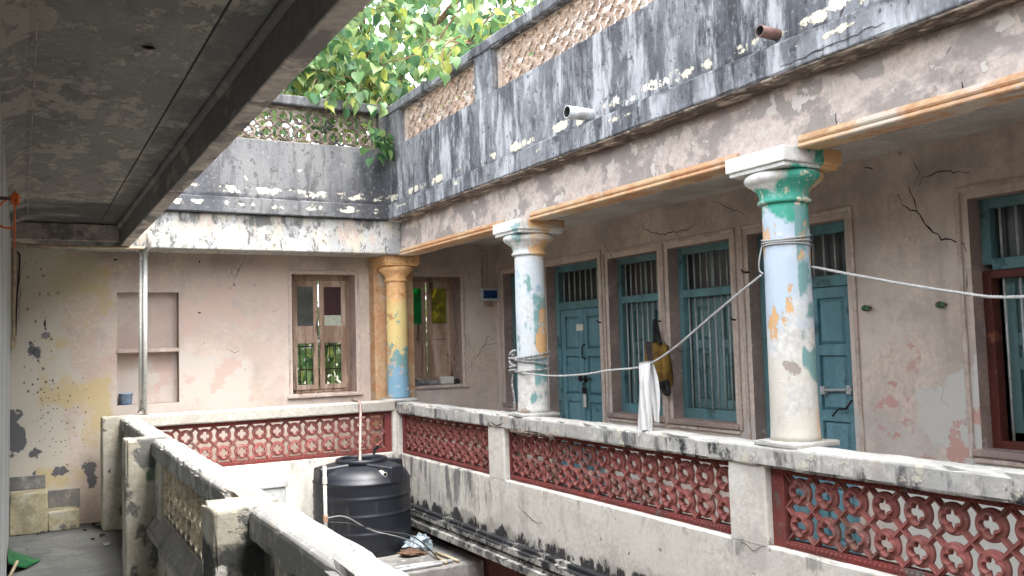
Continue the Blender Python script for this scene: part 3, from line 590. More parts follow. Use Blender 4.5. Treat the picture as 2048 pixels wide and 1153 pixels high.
# ------------------------------------------------------------------ other walls
obj('corridor_wall', MB().box(-.3, -.08, -2.5, YB, -3.6, 2.712), 'left_wall', label='grey whitewashed wall of the dark corridor under the flaking ceiling', cat='wall')
obj('light_block_wall', MB().box(-.3, 8, -2.8, -2.5, -3.6, 3.4), 'pink_right', label='plain pink wall, unseen, added at the near end to keep sky light out', cat='wall')  # unseen wall added behind the camera so sky light doesn't flood the corridor
obj('outer_wall', MB().box(8, 8.25, -2.8, YB, -3.6, 2.72), 'pink_right', label='plain outer wall of the rooms behind the blue doors', cat='wall')
obj('lower_wall', MB().box(3.50, 3.7, -2.5, YB, -3.6, -.25), 'red_wall', label='dark red wall below the mouldy ledge of the red railing', cat='wall')
obj('lower_wall', MB().box(.60, .80, -2.5, YB, -3.6, -.252), 'red_wall', label='dark red wall below the left corridor floor', cat='wall')
# ------------------------------------------------------------------ roofs, beams and rooftop parapets
BZ = 2.515
rt = thing('gallery_roof', 'flat roof over the blue-door gallery with a peeling pink beam and orange moulding', 'roof', (4.2, 3.3, BZ))
obj('slab', MB().box(3.62, 8.25, -2.8, 9.5, 2.712, 2.90), 'gallery_ceiling', rt)
obj('beam', MB().rough(3.475, 3.70, -2.5, 8.62, BZ, 2.86, seg=.12, r=.012, amp=.004), 'pink_beam', rt)
obj('eave_underside', MB().rough(3.325, 3.66, -2.5, 8.50, 2.85, 2.905, seg=.1, r=.01, amp=.006), 'soffit_rough', rt)
for (a, b) in ((6.30, 8.55), (3.585, 5.86), (.86, 3.145), (-2.4, .42)):
    prof = [(3.452, 2.500), (3.60, 2.500), (3.60, 2.5149), (3.4749, 2.5149), (3.4749, 2.568), (3.468, 2.568), (3.458, 2.561), (3.450, 2.550), (3.449, 2.538), (3.456, 2.529), (3.464, 2.526), (3.456, 2.521), (3.447, 2.515), (3.446, 2.506)]
    obj('moulding', MB().prism(prof, 1, a, b), 'orange_paint', rt)
crack(rt, [(1900, 95), (1893, 110)], 0, 3.475, (-1, 0, 0), .006, 3); crack(rt, [(1670, 225), (1673, 262)], 0, 3.475, (-1, 0, 0), .006, 4); crack(rt, [(1925, 165), (1932, 190)], 0, 3.475, (-1, 0, 0), .006, 5)
rb = thing('gallery_roof', 'flat roof strip over the shuttered windows with a blotchy white and black beam', 'roof', (2.1, 9.0, BZ))
obj('slab', MB().box(.86, 3.62, 8.60, 9.5, 2.713, 2.90), 'gallery_ceiling', rb)
obj('beam', MB().rough(.20, 3.477, 8.56, 8.95, BZ, 2.86, seg=.12, r=.012, amp=.003), 'white_mold', rb)
obj('ceiling_panel', MB().box(-.08, .765, 8.50, 9.19, 2.56, 2.70), 'beam_under', rb)
rl = thing('gallery_roof', 'flat roof over the dark corridor with flaking grey ceiling and edge beam', 'roof', (.3, 3.3, BZ))
obj('slab', MB().box(-.3, .86, -2.8, 9.5, 2.711, 2.90), 'sooty_ceiling', rl)
mb = MB().rough(.77, .853, -2.5, 8.57, BZ, 2.86, seg=.15, r=.008, amp=.003)
me_faces = []
mb.mi = [1 if all(mb.v[i].z < BZ+.012 for i in f) else 0 for f in mb.f]
obj('edge_beam', mb, ['sooty_beam', 'beam_under'], rl)
obj('fillet', MB().tube([(.765, y, 2.695) for y in (-2.4, 0, 2, 4, 6, 8.5)], .022, 8), 'sooty_beam', rl)
obj('wall_fillet', MB().prism([(-.08, 2.711), (-.08, 2.66), (.02, 2.7108)], 1, -2.4, 8.5), 'sooty_ceiling', rl)
obj('groove', MB().box(.598, .606, -2.4, 8.3, 2.7085, 2.712), 'crack_dark', rl); obj('groove', MB().box(.043, .047, -2.4, 8.3, 2.7085, 2.712), 'beam_under', rl)
p = at(280, 93, 2, 2.709); obj('flake', MB().add([(p.x, p.y, 2.708), (p.x+.03, p.y-.03, 2.695), (p.x+.06, p.y+.0, 2.708), (p.x+.03, p.y+.03, 2.708)], [(0, 1, 2, 3)]), 'crack_dark', rl)

pr_ = thing('roof_parapet', 'blackened roof parapet with drain spouts and tan pierced panels', 'parapet', (3.45, 3.3, 2.86))
obj('ledge', MB().rough(3.312, 3.60, -2.5, 8.494, 2.862, 3.018, seg=.10, r=.010, amp=.003, chip=.02), 'mold_parapet', pr_)
obj('parapet_wall', MB().rough(3.362, 3.55, -2.5, 8.555, 3.0, 3.612, seg=.14, r=.010, amp=.003), 'mold_parapet', pr_)
for (a, b) in ((6.26, 6.57), (8.28, 8.62), (3.05, 3.40), (.2, .5), (-2.5, -2.2)): obj('post', MB().rough(3.3605, 3.551, a, b, 3.60, 3.985, seg=.08, r=.010, amp=.003), 'mold_parapet', pr_)
obj('coping', MB().rough(3.345, 3.57, -2.5, 8.62, 3.975, 4.07, seg=.08, r=.016, amp=.005, chip=.03), 'mold_parapet', pr_)
for (a, b) in ((6.571, 8.279), (3.401, 6.259)): lattice(pr_, 0, 3.455, a, b, 3.613, 3.974, 'tan_lattice', 'tan_lattice')
for (a, b) in ((.501, 3.049), (-2.199, .199)): obj('parapet_infill', MB().box(3.43, 3.48, a, b, 3.613, 3.974), 'tan_lattice', pr_)
for i, pts in enumerate([[(1560, 135), (1600, 120), (1640, 100), (1700, 75), (1740, 58), (1770, 45)], [(1680, 35), (1690, 10)]]): crack(pr_, pts, 0, 3.310 if i == 0 else 3.36, (-1, 0, 0), .008, 60+i)
pb = thing('roof_parapet', 'streaked grey roof parapet below the tree with a brown pierced panel', 'parapet', (2.1, 8.6, 2.86))
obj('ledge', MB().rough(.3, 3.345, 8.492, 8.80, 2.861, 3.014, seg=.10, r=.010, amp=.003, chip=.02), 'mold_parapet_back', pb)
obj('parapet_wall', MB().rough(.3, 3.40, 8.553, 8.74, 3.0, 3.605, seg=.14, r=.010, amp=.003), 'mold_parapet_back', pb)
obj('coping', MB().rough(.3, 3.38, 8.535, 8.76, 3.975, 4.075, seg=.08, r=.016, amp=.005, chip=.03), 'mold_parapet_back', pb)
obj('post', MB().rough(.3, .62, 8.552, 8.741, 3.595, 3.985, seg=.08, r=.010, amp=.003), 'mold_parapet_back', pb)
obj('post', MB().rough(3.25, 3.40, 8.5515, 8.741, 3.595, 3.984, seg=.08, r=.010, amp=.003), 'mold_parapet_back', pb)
lattice(pb, 1, 8.645, .621, 3.249, 3.606, 3.974, 'brown_lattice', 'brown_lattice')
# ------------------------------------------------------------------ balustrades
br = thing('balustrade', 'long white railing with dark red quatrefoil panels in front of the blue doors', 'railing', (3.5, 4, 0))
obj('plinth_wall', MB().rough(3.42, 3.60, -2.4, 8.66, -.04, .452, seg=.10, r=.010, amp=.004, chip=.02), 'rail_white', br)
for (a, b) in ((6.32, 6.60), (3.455, 3.73), (.62, .90)): obj('post', MB().rough(3.4185, 3.60, a, b, .44, .875, seg=.06, r=.010, amp=.003, chip=.02), 'rail_white', br)
obj('post', MB().rough(3.4185, 3.60, 8.612, 8.85, -.2, .90, seg=.06, r=.010, amp=.003), 'rail_white', br)
obj('coping', MB().rough(3.405, 3.575, -2.4, 8.64, .862, .978, seg=.045, r=.016, amp=.006, chip=.085, seed=4.), 'coping_right', br)
for (a, b) in ((6.601, 8.611), (3.731, 6.319), (.901, 3.454)): lattice(br, 0, 3.495, a, b, .453, .868, 'red_lattice', 'red_frame')
mb = MB()
for (x, z0, z1) in ((3.372, -.038, -.012), (3.335, -.088, -.040), (3.368, -.108, -.089), (3.352, -.128, -.109), (3.31, -.185, -.129)): mb.rough(x, 3.60, -2.4, 8.64, z0, z1, seg=.09, r=.004, amp=.003, chip=.02, seed=x*9)
obj('cornice', mb, 'cornice_mold', br)
crack(br, [(1040, 1015), (1055, 1030), (1070, 1045), (1085, 1045)], 0, 3.416, (-1, 0, 0), .006, 70); crack(br, [(1480, 1085), (1505, 1100), (1515, 1098), (1532, 1093)], 0, 3.416, (-1, 0, 0), .006, 71); crack(br, [(860, 928), (861, 1005)], 0, 3.416, (-1, 0, 0), .012, 72)
crack(br, [(978, 842), (992, 850), (1010, 848)], 0, 3.4, (-1, 0, 0), .010, 73)
# broken-out hollow under the coping near the second post
obj('spalled_hollow', MB().rough(3.398, 3.45, 5.55, 6.20, .842, .884, seg=.03, r=.018, amp=.02, chip=.05, seed=2.2), 'soffit_rough', br)
bb = thing('balustrade', 'short cream railing with dark red quatrefoil panel behind the black tank', 'railing', (2.1, 8.75, 0))
obj('plinth_wall', MB().rough(.90, 3.4195, 8.65, 8.82, -.6, .465, seg=.12, r=.010, amp=.003), 'rail_white', bb)
obj('coping', MB().rough(.80, 3.404, 8.635, 8.84, .888, .995, seg=.06, r=.014, amp=.003, chip=.01), 'coping_back', bb)
obj('post', MB().rough(.90, 1.02, 8.651, 8.82, .46, .895, seg=.08, r=.01, amp=.003), 'rail_white', bb)
lattice(bb, 1, 8.72, 1.021, 3.376, .466, .889, 'red_lattice', 'red_frame')
obj('post', MB().rough(3.377, 3.4193, 8.6493, 8.82, .46, .893, seg=.08, r=.006, amp=.001), 'rail_white', bb)
SK = lambda v: (v.x+(v.y-2)*.0125, v.y, v.z)
bl = thing('balustrade', 'weathered cream railing with small holed panel along the dark corridor', 'railing', (.78, 4, 0))
obj('plinth_wall', MB().rough(.735, .83, -2.4, 8.62, -.001, .50, seg=.10, r=.010, amp=.004, chip=.02).xf(SK), 'rail_left', bl)
obj('sill', MB().rough(.665, .82, 3.5, 6.25, .49, .535, seg=.06, r=.012, amp=.005, chip=.03).xf(lambda v: (v.x+(v.y-2)*.0125, v.y, v.z-(.10 if v.x < .70 else 0))), 'cement', bl)
obj('coping', MB().rough(.697, .845, -2.4, 8.66, .875, .992, seg=.045, r=.022, amp=.007, chip=.06, seed=9).xf(SK), 'coping_left', bl)
for (a, b, x0) in ((6.24, 6.52, .545), (3.24, 3.50, .575), (8.65, 8.93, .555)): obj('post', MB().rough(x0, .838, a, b, .0, .995, seg=.05, r=.014, amp=.006, chip=.04, seed=a).xf(SK), 'rail_left', bl)
lattice(bl, 0, .765, 4.05, 5.95, .53, .872, 'cream_lattice', 'cream_lattice', skew=SK, bead=False)
for (a, b) in ((3.5, 4.05), (5.95, 6.24)): obj('rail_infill', MB().rough(.72, .82, a, b, .49, .88, seg=.06, r=.012, amp=.005, seed=a).xf(SK), 'rail_left', bl)
obj('rail_infill', MB().rough(.735, .825, 6.52, 8.65, .49, .88, seg=.1, r=.012, amp=.005).xf(SK), 'rail_left', bl)
obj('rail_infill', MB().rough(.745, .825, -2.4, 3.24, .49, .88, seg=.07, r=.012, amp=.010, seed=5).xf(SK), 'rail_left', bl)
# ------------------------------------------------------------------ columns
def side(cx, cy, dx, dy, soft=.35, bias=0.):
    """1 on the side of the shaft that faces (dx, dy)"""
    def f(T):
        a = T.math('MULTIPLY', T.math('SUBTRACT', T.xyz(0), cx), dx/.12); b = T.math('MULTIPLY', T.math('SUBTRACT', T.xyz(1), cy), dy/.12)
        return T.smooth(T.math('ADD', a, b), -soft-bias, soft-bias)
    return f
CA = [(3.53, 8.86), (3.563, 6.075), (3.563, 3.36), (3.563, .64)]
GRN = (.06, .32, .23); TEAL = (.17, .31, .30); PALE = (.42, .50, .57); BLU = (.20, .35, .46); ORG = (.60, .36, .165); PCH = (.68, .50, .36); WHT = (.58, .567, .53)
def colmat(name, cx, cy, base, ls): mat(name, base, ls+[L((.38, .35, .30), s=7, st=(1, 1, .5), t=.62, w=.06, op=.5, d=10, r=.72), L((.66, .64, .58), s=13, t=.63, w=.025, op=.7, d=10, r=.72, h=.3)], rough=.7, bump=.6)
e = (.87, -.49)                     # to the right of the camera's view
colmat('column_far', *CA[0], (.70, .40, .18), [L((.66, .52, .22), s=2, t=.46, w=.1, win=[(2, 1.4, 2.1, .25)], k=.3), L(BLU, s=3.2, t=.45, w=.03, win=[(2, .5, 1.48, .22)], k=.4, d=10), L(TEAL, s=4, t=.56, w=.02, win=[(2, 1.1, 2.1, .15), side(*CA[0], -.9, -.3)], k=.25, h=.3, d=9),
    L(TEAL, s=4, t=.535, w=.03, win=[(2, 1.25, 1.65, .15)], k=.25, d=10), L((.55, .6, .62), s=6, t=.58, w=.02, win=[(2, .8, 1.35, .1)], k=.3), L((.45, .24, .10), s=6, t=.62, w=.05)])
COM = lambda c: [L((.51, .57, .61), s=2.2, t=.47, w=.10, op=.85, win=[(2, 1.3, 2.3, .3)], k=.3), L(BLU, s=3.2, st=(1, 1, .7), t=.60, w=.03, op=.7, win=[(2, 1.25, 2.3, .2)], k=.25, d=9, h=-.2)]
colmat('column_middle', *CA[1], WHT, COM(1)+[L(TEAL, s=2.5, t=.44, w=.04, win=[side(*CA[1], e[0]*.9, e[1]*.9, .22), (2, 1.0, 2.1, .3)], k=.45, d=9), L(TEAL, s=3.5, st=(1, 1, .6), t=.565, w=.02, win=[(2, 1.0, 2.25, .15)], k=.3, d=9, h=-.3),
    L(ORG, s=4, st=(1, 1, .6), t=.54, w=.02, win=[side(*CA[1], e[0], e[1], .6), (2, 1.4, 2.3, .1)], k=.25, d=9, h=-.3), L((.58, .36, .17), s=3.5, t=.43, w=.05, win=[(2, 2.2, 2.7, .06), side(*CA[1], e[0]*.6, e[1]*.6, .35, .25)], k=.45, d=10),
    L(TEAL, s=5, t=.57, w=.03, op=.85, win=[(2, 2.25, 2.7, .05), side(*CA[1], -.9, -.2, .8)], k=.25, d=10), L((.42, .33, .27), s=4, t=.55, w=.02, win=[(2, .9, 1.12, .05)], k=.3, h=-.4)])
colmat('column_near', *CA[2], WHT, COM(2)+[L(PALE, s=1.8, t=.49, w=.06, win=[(2, 1.5, 2.35, .15)], k=.35, d=9), L((.60, .57, .48), s=1.6, t=.5, w=.08, op=.8, win=[(2, .9, 1.5, .2)], k=.3),
    L(GRN, s=4.5, t=.42, w=.05, win=[(2, 2.12, 2.425, .07), side(*CA[2], e[0]*.8, e[1]*.8, .8, .75)], k=.34, d=9, h=.2), L(GRN, s=2.4, t=.445, w=.03, win=[(2, 2.40, 2.7, .03), side(*CA[2], e[0]*.9, e[1]*.9, .7, .55)], k=.42, d=9, h=.2), L(TEAL, s=2.6, t=.47, w=.03, win=[side(*CA[2], e[0]*.62, e[1]*.62, .12), (2, 1.25, 2.3, .1)], k=.5, d=9),
    L(ORG, s=5, st=(1, 1, .6), t=.535, w=.03, op=.85, win=[(2, 1.92, 2.22, .1)], k=.25, d=10, h=-.3), L(ORG, s=4.5, st=(1, 1, .5), t=.62, w=.012, win=[(2, 1.3, 2.2, .1)], k=.2, d=9, h=-.3),
    L((.66, .40, .19), s=2.5, t=.44, w=.03, win=[(2, 2.28, 2.7, .02), side(*CA[2], .9, .25, .2)], k=.6, d=9), L((.66, .60, .44), s=5, t=.565, w=.015, win=[(2, 2.2, 2.42, .04)], k=.25, d=9, h=.4),
    L((.33, .29, .25), s=4, t=.63, w=.015, win=[(2, .9, 1.5, .1)], k=.2, h=-.4), L(PCH, s=3, t=.46, w=.07, op=.8, win=[side(*CA[2], e[0]*.6, e[1]*.6, .45, -.2), (2, .9, 1.3, .25)], k=.35, d=9)])
def column(cx, cy, m, lab, r0=.122):
    t = thing('column', lab, 'column', (cx, cy, .975), 'round columns standing on the railing')
    obj('base_slab', MB().rough(cx-.155, cx+.155, cy-.155, cy+.155, .970, 1.002, seg=.06, r=.01, amp=.004, chip=.03, seed=cy), 'coping_right', t)
    prof = [(r0*1.05, 1.0), (r0*1.03, 1.03), (r0*1.01, 1.1), (r0*1.0, 1.5), (r0*.985, 1.9), (r0*.96, 2.255)]
    zs = []; 
    for (ra, za), (rb_, zb) in zip(prof, prof[1:]):
        k = max(1, int((zb-za)/.05))
        zs += [(ra+(rb_-ra)*i/k, za+(zb-za)*i/k) for i in range(k)]
    zs.append(prof[-1])
    mb = MB().lathe(zs, (cx, cy, 0), 40)
    mb.xf(lambda v: v+Vector((v.x-cx, v.y-cy, 0)).normalized()*noise.fractal(v*2.5, 1, 2, 4)*.003 if (v.x-cx)**2+(v.y-cy)**2 > 1e-4 else v)
    obj('shaft', mb, m, t, smooth=True)
    k = r0/.122
    cap = [(.115, 2.245), (.136, 2.248), (.141, 2.258), (.136, 2.268), (.126, 2.272), (.130, 2.30), (.145, 2.325), (.165, 2.338), (.168, 2.345), (.182, 2.352), (.199, 2.366), (.205, 2.382), (.200, 2.398), (.186, 2.408), (.170, 2.412)]
    obj('capital', MB().lathe([(a*k, b) for a, b in cap], (cx, cy, 0), 40), m, t, smooth=True)
    a = .213*k
    obj('abacus', MB().rough(cx-a*.93, cx+a*.93, cy-a*.93, cy+a*.93, 2.410, 2.434, seg=.06, r=.005, amp=.001).rough(cx-a, cx+a, cy-a, cy+a, 2.432, 2.513, seg=.05, r=.008, amp=.003, chip=.02, seed=cy), m, t)
    return t
column(*CA[0], 'column_far', 'orange and blue painted column in the corner before the windows', .114)
column(*CA[1], 'column_middle', 'white and teal peeling column with grey rope wound round it low down')
column(*CA[2], 'column_near', 'white column with bright green capital and thin cord wound near the top')
column(*CA[3], 'column_near', 'peeling column farthest from the shuttered windows, holding the rope end')

# ================================================================== THINGS IN THE COURTYARD
SZ = -.30
obj('tank_slab', MB().rough(.82, 3.49, 6.86, 8.648, -.52, SZ, seg=.12, r=.015, amp=.006, chip=.03), 'cement', label='grey cement ledge carrying the black water tank', cat='ledge')
TX, TY, TR = 2.775, 7.92, .445
tk = thing('water_tank', 'squat black plastic water tank standing before the red pierced railing', 'tank', (TX, TY, SZ))
pf = [(TR*.97, SZ), (TR, SZ+.03)]
for z in (-.095, .062, .215): pf += [(TR, z-.030), (TR, z-.013), (TR+.006, z-.005), (TR+.006, z+.005), (TR, z+.013), (TR, z+.030)]
pf += [(TR, .310), (TR, .328), (TR+.006, .335), (TR+.006, .345), (TR-.008, .355), (TR-.02, .385), (TR-.06, .43), (TR-.13, .465), (.225, .485)]
obj('body', MB().lathe(pf, (TX, TY, 0), 64, cap=False).lathe([(.21, .49), (.21, .18), (.0, .18)], (TX, TY, 0), 40, cap=False), 'tank_plastic', tk, smooth=True)
obj('manhole_rim', MB().lathe([(.205, .48), (.230, .481), (.240, .50), (.238, .525), (.228, .533), (.208, .531), (.203, .51), (.205, .48)], (TX, TY, 0), 48, cap=False), 'tank_plastic', tk, smooth=True)
for an in (185, 297, 20, 95):
    a = R(an); ca, sa = math.cos(a), math.sin(a)
    mb = MB()
    P8 = [(.18, -.15, .36), (.447, -.085, .335), (.447, .085, .335), (.18, .15, .36), (.18, -.15, .505), (.440, -.08, .478), (.440, .08, .478), (.18, .15, .505)]
    mb.add([(TX+u*ca-v*sa, TY+u*sa+v*ca, z) for u, v, z in P8], [(3, 2, 1, 0), (4, 5, 6, 7), (0, 1, 5, 4), (1, 2, 6, 5), (2, 3, 7, 6), (3, 0, 4, 7)])
    lg = obj('lifting_lug', mb, 'tank_plastic', tk)
    bv = lg.modifiers.new('bevel', 'BEVEL'); bv.width = .018; bv.segments = 3
p = at(768, 948, 1, TY-.40)
obj('outlet_stub', MB().pipe((p.x-.02, p.y+.09, p.z), (p.x+.006, p.y-.015, p.z-.006), .022, .006).tube([(p.x-.012, p.y+.06, p.z), (p.x-.008, p.y+.03, p.z)], .028, 12), ['pvc_white', 'pipe_inside'], tk, smooth=False)
obj('float_valve', MB().tube([(TX+.20, TY+.22, .52), (TX+.21, TY+.22, .57), (TX+.24, TY+.20, .60)], .016, 8), 'tank_plastic', tk)
fa = at(720, 806, 1, 8.615); fb_ = at(720, 922, 1, TY+.02)
obj('filling_pipe', MB().tube([fb_+Vector((0, -.12, -.22)), fb_, fa-Vector((0, .02, .03)), fa+Vector((0, .012, .004)), (fa.x, 8.66, 1.014), (fa.x, 8.85, 1.014)], .0145, 10), 'steel_pipe', label='thin rusty pipe dipping into the open top of the tank', cat='pipe', smooth=True)
p = at(649, 932, 1, 7.30)
wp = thing('standing_pipe', 'short white plastic pipe standing beside the black tank', 'pipe', (p.x, p.y, SZ))
obj('pipe', MB().pipe((p.x+.005, p.y, SZ), (p.x, p.y, p.z), .015, .004), ['pvc_white', 'pipe_inside'], wp, smooth=True)
obj('coupling', MB().tube([(p.x, p.y, p.z-.15), (p.x, p.y, p.z-.10), (p.x, p.y, p.z-.095)], [.021, .021, .017], 14), 'pvc_white', wp); obj('coupling', MB().tube([(p.x+.003, p.y, p.z-.46), (p.x+.003, p.y, p.z-.41)], .020, 14), 'tan_tape', wp)
fb = thing('foam_box', 'white foam box with a lid, half hidden behind the corridor railing', 'box', (1.98, 8.35, SZ))
obj('box_body', MB().rough(1.80, 2.13, 8.15, 8.55, SZ, .30, seg=.2, r=.015, amp=.002), 'foam_white', fb); obj('lid', MB().rough(1.785, 2.145, 8.135, 8.565, .30, .365, seg=.2, r=.012, amp=.002), 'foam_white', fb)
def hang(a, b, sag, n=14): return [Vector(a).lerp(Vector(b), i/n)-Vector((0, 0, sag*4*(i/n)*(1-i/n))) for i in range(n+1)]
def smoothpts(P, n=6):
    P = [Vector(p) for p in P]; Q = [P[0]*2-P[1]]+P+[P[-1]*2-P[-2]]; out = []
    for i in range(1, len(Q)-2):
        for k in range(n):
            t = k/n; a, b, c, d = Q[i-1:i+3]
            out.append(.5*((2*b)+(c-a)*t+(2*a-5*b+4*c-d)*t*t+(3*b-a-3*c+d)*t*t*t))
    return out+[P[-1]]
cab = [[(652, 1037, 7.25), (690, 1034, 7.22), (740, 1060, 7.2), (800, 1075, 7.15), (836, 1090, 7.1), (870, 1118, 7.0)], [(655, 1045, 7.25), (700, 1048, 7.2), (760, 1062, 7.2), (822, 1072, 7.1), (860, 1100, 7.0), (880, 1122, 6.95)], [(735, 1057, 7.2), (758, 1066, 7.15), (775, 1068, 7.15)]]
for i, c in enumerate(cab):
    obj('loose_cable', MB().tube(smoothpts([at(x, y, 1, Y) for x, y, Y in c]), .006 if i < 2 else .004, 6), ('cable_grey', 'cable_black', 'cable_grey')[i], smooth=True,
        label=('grey cable looping past the tank to the bamboo sticks', 'black cable drooping across the tank below the white pipe', 'short frayed grey cable end before the tank')[i], cat='cable')
for i, (a, b, r, m, lab) in enumerate([((790, 1137), (905, 1122), .016, 'pvc_grey', 'grey plastic pipe lying on the tank ledge, nearer the tank'), ((800, 1146), (890, 1131), .014, 'pvc_grey', 'grey plastic pipe lying along the edge of the tank ledge'),
        ((868, 1112), (925, 1142), .014, 'bamboo', 'pale bamboo stick lying askew on the tank ledge'), ((872, 1106), (945, 1136), .012, 'bamboo', 'longer bamboo stick lying against the dark red wall')]):
    A = at(*a, 2, SZ+r+.004); B = at(*b, 2, SZ+r+.004); B.x = min(B.x, 3.46); A.y = max(A.y, 6.9); B.y = max(B.y, 6.9)
    obj('stick' if m == 'bamboo' else 'loose_pipe', MB().tube([A, A.lerp(B, .5)+Vector((0, 0, .004)), B], r, 10), m, label=lab, cat='stick' if m == 'bamboo' else 'pipe', smooth=True)
def crumple(c, r, h, seed, n=16):
    mb = MB(); rows = 8; rr = random.Random(seed); off = rr.uniform(0, 50)
    for j in range(rows+1):
        ph = math.pi*j/rows
        for k in range(n):
            th = 2*math.pi*k/n; d = Vector((math.sin(ph)*math.cos(th), math.sin(ph)*math.sin(th), math.cos(ph)))
            q = 1+.75*noise.fractal(d*1.8+Vector((off, 0, 0)), .8, 2.2, 5); mb.v.append(Vector(c)+Vector((d.x*r*q, d.y*r*q, max(0, h*.5+d.z*h*.5*q))))
    for j in range(rows):
        for k in range(n): k2 = (k+1) % n; mb.f.append((j*n+k, (j+1)*n+k, (j+1)*n+k2, j*n+k2)); mb.mi.append(0)
    return mb
p = at(838, 1102, 2, SZ); obj('plastic_bag', crumple((p.x, p.y, SZ), .12, .13, 3, 22), 'plastic_film', label='crumpled bluish plastic bag on the ledge beside the tank', cat='bag')
p = at(815, 1112, 2, SZ); obj('leaf_litter', crumple((p.x+.05, p.y, SZ), .10, .05, 5), 'bark', label='small heap of brown rubbish against the tank foot', cat='rubbish')
# ------------------------------------------------------------------ pipes and fittings
dn = thing('down_pipe', 'pair of white plastic pipes running down in front of the wall niche', 'pipe', (1.0, 8.72, .995))
obj('pipe', MB().tube([(.995, 8.735, .998), (1.005, 8.735, 2.54)], .020, 14), 'pvc_white', dn, smooth=True); obj('pipe', MB().tube([(.962, 8.765, 1.03), (.975, 8.765, 2.54)], .017, 14), 'pvc_white', dn, smooth=True)
obj('pipe', MB().tube([(1.005, 8.735, 2.50), (1.02, 8.55, 2.53), (1.02, 8.535, 2.60), (1.02, 8.535, 2.66)], .018, 12), 'pvc_white', dn, smooth=True)
obj('tee', MB().tube([(1.005, 8.735, 2.47), (1.005, 8.735, 2.55)], .026, 14).tube([(.975, 8.765, 2.42), (.975, 8.765, 2.49)], .022, 14), 'pvc_white', dn)
obj('tie_wire', MB().tube(smoothpts([(.97, 8.74, 1.13), (.955, 8.71, 1.05), (.93, 8.70, 1.02), (.98, 8.70, 1.06), (1.0, 8.70, .999), (1.02, 8.69, .999)]), .004, 6), 'cable_black', dn)
obj('ceiling_conduit', MB().tube([(-.06, 8.46, 2.50), (.4, 8.47, 2.496), (.97, 8.50, 2.505)], .014, 10), 'pvc_beige', label='beige pipe running under the corridor ceiling to the white pipes', cat='pipe', smooth=True)
wc = thing('wall_conduit', 'pale conduit running down the corridor corner to a switch box', 'conduit', (-.05, 9.1, 1.68))
obj('pipe', MB().tube([(-.055, 9.12, 1.70), (-.055, 9.12, 2.56)], .014, 8), 'pvc_beige', wc); obj('switch_box', MB().bevbox(-.078, -.03, 9.09, 9.198, 1.64, 1.74, .008), 'pvc_beige', wc)
obj('black_wire', MB().tube(smoothpts([(-.03, 9.18, 2.52), (-.01, 9.18, 2.45), (-.03, 9.18, 2.1), (-.04, 9.18, 1.75)]), .007, 6), 'cable_black', wc)
for (px_, y, m, lab, ln) in (((1187, 230), 4.835, 'pvc_grey', 'grey plastic drain spout sticking out of the blackened parapet', .20), ((1560, 69), 3.16, 'pipe_brown', 'rusty brown drain spout sticking out of the blackened parapet', .125)):
    z = at(*px_, 0, 3.362).z; r = .042 if m == 'pvc_grey' else .030
    obj('drain_spout', MB().pipe((3.40, y, z), (3.362-ln, y, z+.004), r, .005, 24), [m, 'pipe_inside'], label=lab, cat='pipe', smooth=True)
eb = thing('meter_box', 'small white electric box with dark blue front on the pink wall', 'electric box', (4.81, YB, 2.06))
obj('case', MB().bevbox(4.69, 4.93-.005, YB-.075, YB-.0005, 2.055, 2.205, .01), 'box_white', eb); obj('cover', MB().bevbox(4.72, 4.90, YB-.082, YB-.07, 2.085, 2.18, .004), 'box_blue', eb)
obj('gland', MB().bevbox(4.76, 4.86, YB-.05, YB-.001, 1.99, 2.052, .01), 'old_wood', eb)
# ------------------------------------------------------------------ clothesline, cloth, bag
def twist(pts, r, k=3, pitch=.05, n=5):
    """laid rope: k strands wound round the path"""
    P = []; acc = 0; pts = [Vector(p) for p in pts]
    for a, b in zip(pts, pts[1:]):
        m = max(1, int((b-a).length/.012)); P += [a.lerp(b, i/m) for i in range(m)]
    P.append(pts[-1]); mb = MB()
    for q in range(k):
        S = []; acc = 0
        for i, p in enumerate(P):
            t = (P[min(i+1, len(P)-1)]-P[max(i-1, 0)]).normalized(); a = t.cross(Vector((0, 0, 1)) if abs(t.z) < .9 else Vector((1, 0, 0))).normalized(); b = t.cross(a)
            if i: acc += (P[i]-P[i-1]).length
            ph = 2*math.pi*(acc/pitch+q/k); S.append(p+(a*math.cos(ph)+b*math.sin(ph))*r*.5)
        mb.tube(S, r*.58, n)
    return mb
RP = [at(x, y, 0, 3.436) for x, y in ((1040, 746), (1100, 752), (1160, 750), (1220, 741), (1290, 732), (1350, 695), (1420, 635), (1480, 585), (1522, 551))]
rope = thing('clothesline', 'grey twisted rope tied round one column and slung to the next with a white cloth', 'rope', (3.436, 4.7, 1.3))
obj('line', twist(smoothpts(RP, 5), .0075), 'rope_white', rope)
c2 = CA[1]; c3 = CA[2]
def coil(c, z0, z1, r, n=40, ph=0): return [(c[0]+r*math.cos(ph+2*math.pi*i/n), c[1]+r*math.sin(ph+2*math.pi*i/n), z0+(z1-z0)*(.5-.5*math.cos(2*math.pi*i/n))) for i in range(n+1)]
for z0, z1 in ((1.325, 1.345), (1.415, 1.37), (1.42, 1.435), (1.43, 1.475)): obj('coil', twist(coil(c2, z0, z1, .136, ph=R(165)), .0095), 'rope_grey', rope)
kp = Vector((c2[0]-.125, c2[1]+.085, 1.40)); kn = MB()
for i in range(5):
    rr = random.Random(i+3); ax1 = Vector((rr.uniform(-1, 1), rr.uniform(-1, 1), rr.uniform(-1, 1))).normalized(); ax2 = ax1.cross(Vector((.3, .5, .8))).normalized(); o3 = Vector((0, 0, -.035*(i-2)))
    kn.tube([kp+o3+(ax1*math.cos(t*.5236)+ax2*math.sin(t*.5236))*.030 for t in range(12)], .011, 7, closed=True)
